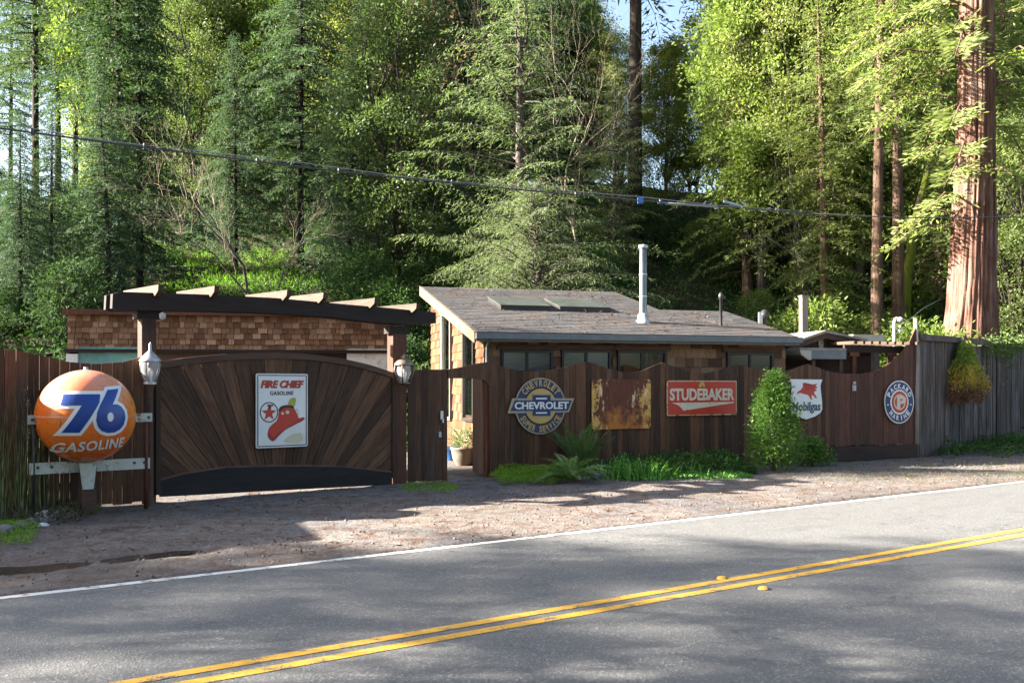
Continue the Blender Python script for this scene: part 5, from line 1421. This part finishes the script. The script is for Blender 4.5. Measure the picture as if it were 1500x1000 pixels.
F_sage = leaf_mat('sage_green_sprays', (.125, .165, .085), (.20, .235, .12), .48, .55, .15)
F_under = leaf_mat('undergrowth_leaf', (.030, .060, .028), (.062, .10, .042), .28, .75, .05)
F_sage2 = leaf_mat('grey_sage_sprays', (.085, .115, .070), (.145, .175, .10), .42, .6, .12)
F_rust = leaf_mat('reddish_brown_leaf', (.13, .07, .04), (.20, .12, .07), .35)
F_olive = leaf_mat('olive_leaf', (.14, .175, .06), (.22, .24, .095), .48, .5, .2)

def conifer(name, seed, H, h0, Lmax, nbr, needle, bark, up=.15, droop=.45, twl=.55, card=(.20, .055), rad=.22, low=.6, taper=.85, step=.17, cstep=.10, hang=.25, bare=.0, vary=.0):
    rng = np.random.default_rng(seed); mb = MB(); C_ = Cards()
    lean = rng.normal(size=2) * .015 * H
    ax = lambda h: np.array([lean[0] * (h / H) ** 2, lean[1] * (h / H) ** 2, h])
    mb.tube([tuple(ax(H * f) - np.array([0, 0, .6 if f == 0 else 0])) for f in (0, .04, .2, .4, .6, .8, .95, 1)], [rad * q for q in (1.35, 1.08, .92, .75, .56, .33, .1, .02)], 9)
    Z = np.array([0, 0, 1.0])
    for i in range(nbr):
        t = ((i + rng.random()) / nbr) ** .9; h = h0 + (H - h0) * t
        L = Lmax * ((1 - t) ** taper * (1 - low * max(0, .18 - t) / .18) + .06) * rng.uniform(.62 - .4 * vary, 1.15 + .1 * vary)
        az = i * 2.39996 + rng.normal() * .35; dh = np.array([math.cos(az), math.sin(az), 0]); sd_ = np.array([-dh[1], dh[0], 0])
        u_ = up + .35 * t * up + rng.normal() * (.08 + .3 * vary); dr = droop * rng.uniform(.7, 1.3)
        b0 = ax(h)
        f = lambda s: b0 + dh * (L * s) + Z * (L * (u_ * s - dr * s * s)) + sd_ * (L * .08 * math.sin(3 * s + i))
        if L > .7: mb.tube([tuple(f(s)) for s in (0, .3, .62, .95)], [.018 + .010 * L, .012 + .006 * L, .008, .003], 4, cap=False)
        n = max(3, int(L / step)); ts = np.linspace(.14, 1, n)
        pts = b0 + dh * (L * ts)[:, None] + Z * (L * (u_ * ts - dr * ts * ts))[:, None] + sd_ * (L * .08 * np.sin(3 * ts + i))[:, None]
        keep = rng.random(n) > bare
        ts, pts = ts[keep], pts[keep]; n = len(ts)
        if n == 0: continue
        P = np.repeat(pts, 2, 0); sg = np.tile([-1.0, 1.0], n); tt = np.repeat(ts, 2); m2 = 2 * n
        ang = rng.uniform(.75, 1.25, m2)
        D = dh * np.cos(ang)[:, None] + sd_ * (sg * np.sin(ang))[:, None] + Z * (-hang + rng.normal(size=m2) * .18)[:, None]; D = nrm(D)
        tl = twl * min(1, .35 + L / Lmax) * (1 - .55 * tt) * rng.uniform(.6, 1.25, m2)
        mm = max(2, int(twl / cstep)); s = (np.arange(mm)[None] + rng.random((m2, mm))) * cstep
        ok = s < np.maximum(tl, cstep)[:, None]
        Pp = P[:, None] + D[:, None] * s[..., None] - Z * (.35 * s * s)[..., None]
        Dd = D[:, None] + rng.normal(size=(m2, mm, 3)) * .5 - Z * .12
        Sd = np.cross(D, Z)[:, None] + rng.normal(size=(m2, mm, 3)) * .45
        Pp, Dd, Sd = Pp[ok], Dd[ok], Sd[ok]; q = len(Pp)
        C_.add(Pp, Dd, Sd, card[0] * rng.uniform(.45, 1.5, q), card[1] * rng.uniform(.7, 1.3, q))
    return mb.mesh('trunk', bark), C_.mesh('crown', needle)

def broadleaf(name, seed, H, h0, R, ncl, per, leaf, leafmat, bark, rad=.16, rcl=.55, flat=.7, stems=1, limbs=26, wig=.12, top=.75, outw=.5):
    rng = np.random.default_rng(seed); mb = MB(); C_ = Cards()
    cs = []
    for i in range(ncl):
        h = h0 + (H - h0) * rng.random() ** .85; t = (h - h0) / (H - h0)
        rr = R * (math.sin(math.pi * (t * top + .16)) ** .7) * math.sqrt(rng.random()) * rng.uniform(.7, 1.12); a = rng.uniform(0, 6.283)
        cs.append(np.array([rr * math.cos(a), rr * math.sin(a), h]))
    cs = np.array(cs)
    st = []
    for k in range(stems):
        a = rng.uniform(0, 6.283); sp = (.0 if stems == 1 else .16) * H
        pts = [np.array([sp * f * math.cos(a) + rng.normal() * wig * f * 2, sp * f * math.sin(a) + rng.normal() * wig * f * 2, H * .93 * f]) for f in (0, .15, .32, .5, .68, .85, 1)]
        pts[0][2] = -.5; st.append(pts)
        mb.tube([tuple(p) for p in pts], [rad * q / stems ** .4 for q in (1.3, 1.0, .85, .68, .48, .27, .08)], 8)
    for c in cs[:limbs * 3:1][:limbs * 3]:
        pts = st[rng.integers(stems)]; k = max(1, min(5, int((c[2] / H - .18) * 6))); b = pts[k]
        md = (b + c) / 2 + np.array([0, 0, -.12 * np.linalg.norm(c - b)]) + rng.normal(size=3) * .2
        mb.tube([tuple(b), tuple(md), tuple(c)], [rad * .28, rad * .16, rad * .05], 4, cap=False)
    n = ncl * per; cc = np.repeat(cs, per, 0); g = rng.normal(size=(n, 3)); rr = np.repeat(rng.uniform(.6, 1.35, ncl), per)[:, None]
    P = cc + g * rcl * .55 * rr * np.array([1, 1, flat])
    out = nrm(cc * np.array([1, 1, 0]) + 1e-3) * outw + nrm(g) * .7 + np.array([0, 0, -.1])
    C_.add(P, out + rng.normal(size=(n, 3)) * .55, rng.normal(size=(n, 3)) + np.array([0, 0, .0]), leaf[0] * rng.uniform(.4, 1.45, n), leaf[1] * rng.uniform(.6, 1.25, n))
    return mb.mesh('trunk', bark), C_.mesh('crown', leafmat)

def bare_tree(seed, H, bark, rad=.1, spread=.55, depth=5, lean=0.0, first=.35):
    rng = random.Random(seed); mb = MB(); tw = MB()
    def grow(p, d, L, r, k):
        n = 3; pts = [p]; q = p.copy(); dd = d.copy()
        for i in range(n):
            dd = (dd + Vector((rng.gauss(0, .16), rng.gauss(0, .16), rng.gauss(.04, .1)))).normalized(); q = q + dd * (L / n); pts.append(q.copy())
        (mb if k < 3 else tw).tube(pts, [r, r * .85, r * .7, r * .55], 6 if k < 2 else 3, cap=False)
        if k >= depth: return
        for i in range(rng.choice((2, 3, 3)) if k else 5):
            j = rng.choice((1, 2, 3)) if i else 3
            ax = Vector((rng.gauss(0, 1), rng.gauss(0, 1), rng.gauss(0, .5)))
            ax = (ax - dd * ax.dot(dd)).normalized(); a = rng.uniform(.3, spread + .3)
            grow(pts[j], (dd * math.cos(a) + ax * math.sin(a)).normalized(), L * rng.uniform(.55, .8), r * .52, k + 1)
    grow(Vector((0, 0, -.3)), Vector((lean, 0, 1)).normalized(), H * first, rad, 0)
    return mb.mesh('trunk', bark), tw.mesh('twigs', B_twig)

V_ = {
 'fir_a': conifer('fir_a', 1, 17, 1.6, 4.0, 185, F_fir, B_dark, .12, .46, .78, (.24, .07), .17, cstep=.062, hang=.34),
 'fir_b': conifer('fir_b', 2, 20, 2.6, 4.2, 185, F_fir2, B_dark, .08, .42, .78, (.24, .07), .18, low=.3, cstep=.062, hang=.34),
 'fir_c': conifer('fir_c', 3, 15, 1.0, 3.5, 175, F_fir2, B_dark, .16, .54, .74, (.22, .065), .15, cstep=.062, hang=.36),
 'fir_tall': conifer('fir_tall', 4, 24, 8.0, 3.7, 145, F_fir, B_dark, .05, .40, .76, (.24, .07), .2, low=.2, taper=.6, cstep=.075),
 'redwood_a': conifer('redwood_a', 5, 19, 1.2, 3.8, 160, F_red, B_brown, .10, .46, .66, (.19, .062), .22, low=.3, cstep=.06),
 'redwood_b': conifer('redwood_b', 6, 22, 4.0, 3.8, 150, F_red, B_brown, .05, .40, .68, (.19, .062), .25, low=.2, taper=.7, cstep=.06),
 'slender': conifer('slender', 21, 23, 9.5, 2.8, 100, F_red, B_brown, .05, .40, .60, (.19, .062), .24, low=.2, taper=.6, cstep=.07),
 'sage': conifer('sage', 7, 13.5, 1.0, 3.6, 165, F_sage, B_grey, .32, .34, .62, (.13, .026), .17, low=.2, taper=.75, hang=.5, cstep=.05, step=.13, vary=.4),
 'droop': conifer('droop', 8, 7.2, .5, 3.7, 190, F_sage2, B_grey, .62, .66, .62, (.13, .026), .16, low=.1, taper=.55, hang=.7, cstep=.06, step=.13, vary=.5),
 'yellow': broadleaf('yellow', 9, 15, 3.0, 2.6, 300, 125, (.17, .11), F_yel, B_grey, rad=.17),
 'mid_a': broadleaf('mid_a', 10, 12, 1.2, 2.9, 300, 140, (.14, .08), F_mid, B_dark, rad=.14, stems=2),
 'olive': broadleaf('olive', 11, 15, 3.5, 3.4, 300, 125, (.16, .085), F_olive, B_grey, rad=.18, stems=2, flat=.55),
 'rust': broadleaf('rust', 12, 12, 5.5, 2.0, 60, 40, (.16, .10), F_rust, B_dark, rad=.12, stems=2, limbs=30),
 'under': broadleaf('under', 13, 3.0, .2, 1.5, 80, 60, (.15, .08), F_under, B_dark, rad=.05, stems=3, rcl=.4, wig=.06),
 'under_dark': broadleaf('under_dark', 14, 2.4, .15, 1.6, 80, 60, (.14, .07), L_ivy, B_dark, rad=.04, stems=3, rcl=.4, wig=.06),
 'under_yel': broadleaf('under_yel', 15, 3.4, .3, 1.4, 70, 55, (.16, .09), F_yel, B_grey, rad=.05, stems=2, rcl=.4, wig=.06),
 'bare_a': bare_tree(5, 9.5, B_grey, .085, .5, 6, .25),
 'bare_b': bare_tree(9, 12.0, B_twig, .06, .42, 6, .0),
}
PROTO = {}
def tree(var, px, Y, label, name='conifer_tree', cat='tree', s=1.0, group=None, rot=None, X=None, dz=0.0, sz=None):
    X = (px - 750) / FPX * Y if X is None else X
    r = thing(name, label, cat, (X, Y, hz(X, Y) - .1 + dz), random.uniform(0, 6.28) if rot is None else rot, group)
    s2 = s if sz is None else sz
    a, b = V_[var]
    obj_from('trunk', a, r, scale=(s, s, s2)); obj_from(b.name.split('.')[0], b, r, scale=(s, s, s2))
    return r
EVG, BRD, BARE = 'evergreen_tree', 'broadleaf_tree', 'bare_tree'

# the big redwood: fluted trunk with a bark of its own
def big_redwood():
    X, Y = (1416 - 750) / FPX * 28.7, 28.7
    r = thing('redwood_tree', 'giant reddish barked redwood trunk rising behind the weathered fence', 'tree', (X, Y, 0))
    n, m = 150, 170; H = 20.0
    zs = np.linspace(-.3, H, m); an = np.linspace(0, 2 * np.pi, n, endpoint=False)
    A_, Z_ = np.meshgrid(an, zs)
    rad = np.interp(zs, [-.3, 1, 3.2, 4.2, 7, 9, 13, H], [.90, .86, .74, .64, .57, .52, .45, .34])[:, None]
    tw = A_ + .03 * np.sin(Z_ * .5)
    fl1 = vnoise(np.cos(tw) * 5.5 + 40, np.sin(tw) * 5.5 + Z_ * .10 + 40, 81); fl2 = vnoise(np.cos(tw) * 15 + 40, np.sin(tw) * 15 + Z_ * .42 + 90, 82); fl3 = vnoise(np.cos(tw) * 34 + 90, np.sin(tw) * 34 + Z_ * 1.1 + 60, 83)
    ridge = 1 - np.abs(fl1 * 2 - 1); ridge2 = 1 - np.abs(fl2 * 2 - 1)
    rr = rad * (1 + .13 * (ridge - .5) + .15 * (ridge2 - .6) + .07 * (fl3 - .5))
    lean = .018 * Z_ + .10 * np.sin(Z_ * .18)
    V = np.stack([rr * np.cos(A_) + lean, rr * np.sin(A_), Z_], -1).reshape(-1, 3)
    i = np.arange(m * n).reshape(m, n); j = np.roll(i, -1, 1)
    Q = np.stack([i[:-1], j[:-1], j[1:], i[1:]], -1).reshape(-1, 4)
    t = NT('shaggy_redwood_bark'); v = t.coords('Object', (7, 7, .45)); v2 = t.coords('Object', (26, 26, 1.6)); a = t.noise(v, 1.3, 6, .65); b = t.noise(v2, 1.2, 6, .7); c = t.noise(t.coords('Object', (1, 1, .5)), .9, 4, .6)
    col = t.mix(t.g(a, .36, .66), (.080, .038, .027), (.235, .14, .105)); col = t.mix(t.g(b, .42, .72), t.mix(.6, col, (.045, .018, .012)), col)
    col = t.mix(t.math('MULTIPLY', t.g(c, .48, .7), .55), col, (.27, .20, .17)); t.color(col); t.rough(.92); t.spec(.12); t.bump(t.mix(.5, a, b, 'ADD'), .8, .05)
    obj_from('trunk', np_mesh('trunk', V, Q, t.m, True), r)
    rng = np.random.default_rng(17); C_ = Cards(); mb = MB()
    for k in range(60):
        h = rng.uniform(9.5, 20) if k > 7 else rng.uniform(6.5, 9); az = rng.uniform(0, 6.283); L = rng.uniform(1.6, 3.6) * (.6 if k <= 7 else 1)
        dh = np.array([math.cos(az), math.sin(az), 0]); sd_ = np.array([-dh[1], dh[0], 0]); b0 = np.array([.018 * h, 0, h]) + dh * .4
        mb.tube([tuple(b0), tuple(b0 + dh * L * .5 + np.array([0, 0, .05 * L])), tuple(b0 + dh * L - np.array([0, 0, .35 * L]))], [.05, .03, .01], 5, cap=False)
        for q in range(int(L / .12)):
            s = .15 + .85 * q / (L / .12); p = b0 + dh * L * s + np.array([0, 0, L * (.25 * s - .6 * s * s)]); kk = 14
            sg = rng.choice([-1, 1], kk); D = dh * .5 + sd_ * sg[:, None] * 1.0 + np.array([0, 0, -.3]) + rng.normal(size=(kk, 3)) * .3
            st = rng.random(kk) * .6 * (1.1 - .5 * s); C_.add(p + nrm(D) * st[:, None], D, rng.normal(size=(kk, 3)) * .5 + np.array([.5, 0, .5]), .22 * rng.uniform(.6, 1.3, kk), .07)
    mb.build('limb', B_brown, r, kind='stuff'); obj_from('crown', C_.mesh('crown', F_red), r)
big_redwood()

# single trees one can point to
tree('fir_tall', 175, 36.5, 'slim straight grey conifer trunk standing left of the sunny grass', EVG, s=.95, dz=-.5)
tree('fir_c', 160, 33.5, 'small dark fir with low spreading branches above the left end of the outbuilding', EVG, s=.62)
tree('fir_a', 205, 36, 'dark fir on the slope between the slim grey trunk and the grass patch', EVG, s=.8)
tree('yellow', 148, 51, 'sunlit yellow green tree just left of the slim grey trunk', BRD, s=1.0, sz=1.25)
tree('yellow', 335, 50, 'sunlit yellow green tree high between dark firs left of centre', BRD, s=1.15, sz=1.4)
tree('fir_tall', 478, 46, 'tall dark conifer with bare thick trunk at the top left of centre', EVG, s=1.1)
tree('bare_a', 378, 33, 'leaning leafless tree with crooked pale branches above the gate pergola', BARE, s=.95, rot=.3)
tree('fir_b', 440, 42, 'dark fir directly behind the leaning leafless tree', EVG, s=.85)
tree('rust', 620, 40, 'thin tree with reddish brown leaves left of the pale feathery conifer', BRD, s=1.1)
tree('mid_a', 590, 37, 'dense mid green tree left of the pale feathery conifer', BRD, s=1.0)
tree('sage', 762, 34.5, 'pale feathery grey green conifer in the centre behind the house roof', EVG, s=1.4, sz=1.12)
tree('droop', 792, 31.2, 'low drooping grey green conifer directly behind the skylights', EVG, s=1.12, sz=.95)
tree('bare_b', 850, 40, 'tall leafless tree with fan of pale twigs above the house', BARE, s=1.25, dz=-.2)
tree('bare_b', 720, 43, 'leafless pale twigged tree behind the feathery conifer', BARE, s=1.25, dz=-.2, rot=2.0)
tree('fir_tall', 930, 47, 'thick dark trunk beside the bright gap of sky at the top centre', 'redwood_tree', s=1.75)
tree('sage', 900, 44, 'feathery green conifer just left of the thick dark trunk', EVG, s=.8)
tree('redwood_a', 1095, 43, 'bright green conifer right of the sky gap', 'redwood_tree', s=1.05)
tree('olive', 1090, 52, 'sunny olive green tree at the top right of centre', BRD, s=1.15)
tree('redwood_b', 1166, 43, 'conifer with ivy clad trunk behind the old square post', 'redwood_tree', s=.95)
tree('redwood_a', 1208, 36, 'bright conifer with sprays hanging low left of the two bare trunks', 'redwood_tree', s=.8)
tree('slender', 1284, 34.5, 'grey barked slender redwood, left one of the pair above the yard pergola', 'redwood_tree', s=.92)
tree('slender', 1316, 35.5, 'brown barked slender redwood, right one of the pair above the yard pergola', 'redwood_tree', s=.95)
mt = MB(); X0, Y0 = (1322 - 750) / FPX * 38, 38.0
ml = thing('mossy_tree', 'leaning moss covered trunk between the slender pair and the giant redwood', 'tree', (X0, Y0, hz(X0, Y0)))
mt.tube([(0, 0, -.3), (.15, 0, 2.5), (.45, 0, 5.0), (1.0, .1, 7.0), (1.5, .2, 9.0)], [.24, .2, .18, .14, .07], 9)
mt.build('trunk', B_moss, ml)
C_ = Cards(); rng = np.random.default_rng(44)
for k in range(60):
    ball_leaves(C_, rng, (1.2 + rng.normal() * 1.3, rng.normal() * 1.3, 7.5 + rng.normal() * 1.5), .55, 50, .15, .08)
obj_from('crown', C_.mesh('crown', F_yel), ml)
tree('mid_a', 1500, 33, 'leafy green tree at the right edge behind the weathered fence', BRD, s=.85)
tree('redwood_a', 1560, 38, 'conifer at the far right edge beyond the giant redwood', 'redwood_tree', s=1.0)
tree('under_yel', 1382, 28.2, 'yellow green bush peeping over the weathered fence left of the giant redwood', 'bush', 'bush', s=.95)
tree('under', 1470, 29.6, 'leafy bush over the weathered fence right of the giant redwood', 'bush', 'bush', s=1.05)
tree('under_yel', 1345, 30, 'pale leafy bush behind the white service mast', 'bush', 'bush', s=1.0)
tree('fir_tall', 52, 52, 'dark bare stemmed fir against the bright sky at the left edge', EVG, s=.95)
tree('fir_tall', 85, 55, 'dark bare stemmed fir second from the left edge', EVG, s=.9)

# the rest of the wood: alike trees
GF = 'dark firs filling the slope behind'
for px, Y, v, s in ((225, 56, 'fir_b', 1.0), (520, 52, 'fir_b', 1.15), (560, 46, 'fir_a', .85), (655, 52, 'fir_b', 1.1), (690, 58, 'fir_a', 1.2), (800, 56, 'fir_b', 1.1), (850, 60, 'fir_a', 1.0), (345, 41, 'fir_c', .7), (510, 38, 'fir_c', .8), (75, 36, 'fir_c', .5), (-60, 35, 'fir_c', .55), (30, 33, 'fir_c', .5), (630, 46, 'fir_c', .9)):
    tree(v, px, Y, 'dark green fir among the massed firs of the wooded slope', EVG, s=s, group=GF)
GT = 'far dark tree trunks along the left crest'
for i, (px, Y, s) in enumerate(((110, 60, .9), (240, 62, .85), (270, 60, .8), (285, 64, .9), (305, 61, .8), (325, 66, .9), (260, 70, .9), (225, 68, 1.0), (390, 66, 1.0), (450, 64, 1.0), (15, 70, .9))):
    tree('fir_tall', px, Y, 'distant bare stemmed fir on the crest line of the slope', EVG, s=s, group=GT)
GB = 'sunny leafy trees high on the slope'
for px, Y, v, s in ((600, 60, 'olive', 1.1), (375, 50, 'olive', 1.0), (425, 48, 'yellow', .9), (292, 47, 'mid_a', 1.0), (525, 45, 'olive', .85), (500, 66, 'yellow', 1.3), (250, 72, 'yellow', 1.3), (405, 70, 'yellow', 1.3), (760, 64, 'olive', 1.2), (660, 66, 'yellow', 1.2), (850, 58, 'yellow', .8), (975, 52, 'yellow', .72), (1015, 58, 'olive', .72), (905, 56, 'olive', .7), (1115, 42, 'yellow', 1.15), (1185, 41, 'olive', 1.2), (1262, 42, 'yellow', 1.2), (1110, 47, 'yellow', 1.0), (1340, 56, 'olive', 1.1), (1390, 50, 'yellow', 1.0), (1450, 52, 'olive', 1.1), (1520, 48, 'yellow', 1.0)):
    tree(v, px, Y, 'sunlit leafy tree in the upper woods among the conifers', BRD, s=s, group=GB)
GK = 'tree tops closing the wood behind'
rk = random.Random(77)
for i in range(52):
    px = -130 + 1760 * (i + rk.random()) / 52; Y = rk.uniform(62, 92)
    if 875 < px < 1080 or px < 115: continue
    v, s = rk.choice((('yellow', 1.5), ('olive', 1.5), ('fir_a', 1.2), ('fir_b', 1.15), ('redwood_a', 1.2))) if px > 560 else rk.choice((('yellow', 1.4), ('yellow', 1.5), ('olive', 1.4), ('fir_b', 1.2)))
    tree(v, px, Y, 'tall tree closing the back of the wood along the ridge', EVG, s=s * rk.uniform(.85, 1.15), group=GK)
GR = 'green redwoods filling the right slope'
for px, Y, s in ((1130, 50, 1.0), (1200, 47, 1.0), (1255, 43, .9), (1350, 45, 1.0), (1375, 39, .8), (1440, 42, 1.0), (1480, 40, .9), (1600, 46, 1.0)):
    tree('redwood_a', px, Y, 'green redwood with hanging sprays in the right hand wood', 'redwood_tree', s=s, group=GR)
# undergrowth bushes on the slope
GU = 'undergrowth bushes on the slope'
rr_ = random.Random(31)
for i in range(95):
    px, Y = rr_.uniform(-80, 1560), rr_.uniform(28.5, 52)
    X = (px - 750) / FPX * Y
    if hz(X, Y) < .5: continue
    py = HZ - (hz(X, Y) - CH) * FPX / Y
    if 210 < px < 470 and 33 < Y < 50: continue
    if 880 < px < 1110 and Y < 35: continue
    v = rr_.choice(('under', 'under_dark', 'under_dark', 'under_dark', 'under_yel' if px > 900 else 'under'))
    tree(v, px, Y, 'green bush in the undergrowth of the wooded slope', 'bush', 'bush', s=rr_.uniform(.55, 1.15), group=GU)
# trees standing outside the picture on the sunny side; their shade streaks the road
for X, Y, v, s in ((-27, 8.3, 'fir_tall', .82), (-33, 6.0, 'fir_tall', .85), (-30, 18.0, 'fir_tall', .8), (-25, 3.2, 'fir_tall', .6), (-40, 7.6, 'redwood_b', .9), (-45, 17, 'fir_tall', .95), (-58, 8, 'redwood_b', 1.0), (-12.6, 5.2, 'fir_tall', .68), (-46, 12.6, 'fir_tall', .8)):
    tree(v, 0, Y, 'roadside tree beyond the left fence outside the picture', EVG, s=s, X=X, group='roadside trees beyond the left fence')

for X, Y, v, s in ((-14, -9, 'mid_a', 1.1), (-8, -13, 'redwood_a', .8), (-3, -10, 'mid_a', 1.2), (2.5, -13, 'redwood_a', .85), (7.5, -9, 'olive', .9), (13, -10, 'mid_a', 1.1), (18, -6, 'redwood_a', .75), (23, -1, 'mid_a', 1.1), (28, 4, 'redwood_a', .8), (-19, -11, 'redwood_a', .7)):
    tree(v, 0, Y, 'leafy tree lining the camera side of the road outside the picture', BRD, s=s, X=X, group='trees on the camera side of the road')  # unseen trees, added to darken the reflections in the house windows

# ground cover and litter on the slope: cannot be counted
def slope_cover(name, n, fn, leaf, mat, seed, lift=.18, yr=(25, 58)):
    rng = np.random.default_rng(seed); px = rng.uniform(-90, 1590, n); Y_ = yr[0] + (yr[1] - yr[0]) * rng.random(n) ** 1.25; X_ = (px - 750) / FPX * Y_
    k = fn(px, X_, Y_, rng) & (hill(X_, Y_) > .12); X_, Y_ = X_[k], Y_[k]; m = len(X_)
    P = np.stack([X_, Y_, hill(X_, Y_) - .06 + lift * rng.random(m) * (.3 + 1.4 * fbm(X_ * .9, Y_ * .9, 90 + seed))], 1)
    C_ = Cards(); C_.add(P, rng.normal(size=(m, 3)) + np.array([0, -.5, .4]), rng.normal(size=(m, 3)), leaf[0] * rng.uniform(.6, 1.4, m), leaf[1] * rng.uniform(.7, 1.3, m))
    return tag(obj_from(name, C_.mesh(name, mat)), kind='stuff')
patch = lambda px, X, Y: (px > 235 + 40 * np.sin(Y)) & (px < 440 + 30 * np.sin(Y * 1.3)) & (Y > 36.5) & (Y < 44)
dirt = lambda px, X, Y: (px > 870) & (px < 1150) & (hill(X, Y) < 4.2 + .5 * fbm(X, Y, 5))
slope_cover('ground_cover', 70000, lambda px, X, Y, r: ~patch(px, X, Y) & ~dirt(px, X, Y) & (fbm(X * .3, Y * .3, 6) > .36), (.20, .10), L_ivy, 1, .45)
L_grass = leaf_mat('sunny_grass', (.075, .165, .020), (.125, .235, .032), .38, .6, .1)
slope_cover('grass', 90000, lambda px, X, Y, r: patch(px, X, Y) & (fbm(X * .5, Y * .5, 8) > .22), (.26, .04), L_grass, 2, .12, (34, 47))
slope_cover('ground_cover', 46000, lambda px, X, Y, r: (px > 850) & ~dirt(px, X, Y) & (fbm(X * .4, Y * .4, 16) > .40), (.17, .09), leaf_mat('lush_slope_leaf', (.060, .13, .028), (.105, .19, .045), .35, .7, .1), 3, .55)
slope_cover('litter', 16000, lambda px, X, Y, r: dirt(px, X, Y) | (r.random(len(px)) < .12), (.18, .06), leaf_mat('brown_slope_litter', (.085, .052, .033), (.24, .16, .11), .0, .9, .1), 4, .08, (26, 45))
# fallen logs and dead branches
for label, px, Y, ang, L_, r_ in (('grey fallen log lying across the sunny grass patch', 262, 39.5, .5, 2.4, .16), ('short fallen log at the top of the sunny grass patch', 285, 45.5, .3, 1.8, .16), ('grey fallen log on the bare dirt bank above the house', 990, 32.2, .05, 2.6, .13), ('dead branch lying on the dark slope left of the outbuilding', 85, 31, -.35, 2.0, .07)):
    X = (px - 750) / FPX * Y
    lg = MB().tube([(-L_ / 2, 0, 0), (-L_ * .1, .05, .04), (L_ / 2, 0, .02)], [r_, r_ * .9, r_ * .7], 9).build('log', M['log'], None, (X, Y, hz(X, Y) + r_ * .6), (0, -.06, ang)); tag(lg, label, 'log')

# ------------------------------------------------------------------ what tells the alike trees apart
MARKS = ((-999, 40, 'left of the round orange sign'), (40, 215, 'above the round orange sign'), (215, 400, 'above the left half of the driveway gate'), (400, 600, 'above the right half of the driveway gate'),
         (600, 740, 'above the left end of the house roof'), (740, 900, 'above the skylights'), (900, 1000, 'behind the steel flue pipe'), (1000, 1160, 'above the right end of the house roof'),
         (1160, 1270, 'above the gabled shed'), (1270, 1370, 'above the yard pergola'), (1370, 1470, 'behind the giant redwood'), (1470, 9999, 'right of the giant redwood'))
ORD = ('leftmost', 'second from left', 'third from left', 'fourth from left', 'fifth from left', 'sixth from left', 'seventh from left', 'eighth from left')
KIND = {GF: 'dark fir', GT: 'thin far fir trunk', GB: 'sunlit leafy tree', GR: 'green redwood', GK: 'ridge top tree', GU: 'green bush'}
bins = {}
for o in list(COL.objects):
    g = o.get('group')
    if g in KIND and o.parent is None:
        px = 750 + FPX * o.location.x / o.location.y; Y = o.location.y
        band = 'low' if Y < 36 else 'middle' if Y < 46 else 'high'
        mk = next(m for m in MARKS if m[0] <= px < m[1])[2]
        bins.setdefault((g, band if g in (GF, GU, GR) else '', mk), []).append((px, o))
for (g, band, mk), L_ in bins.items():
    L_.sort(key=lambda q: q[0])
    for i, (px, o) in enumerate(L_):
        o['label'] = ({'low': 'low-slope ', 'middle': 'mid-slope ', 'high': 'high-slope '}[band] if band else '') + KIND[g] + ' ' + mk + (', ' + (ORD[i] if i < 8 else 'rightmost') if len(L_) > 1 else '')
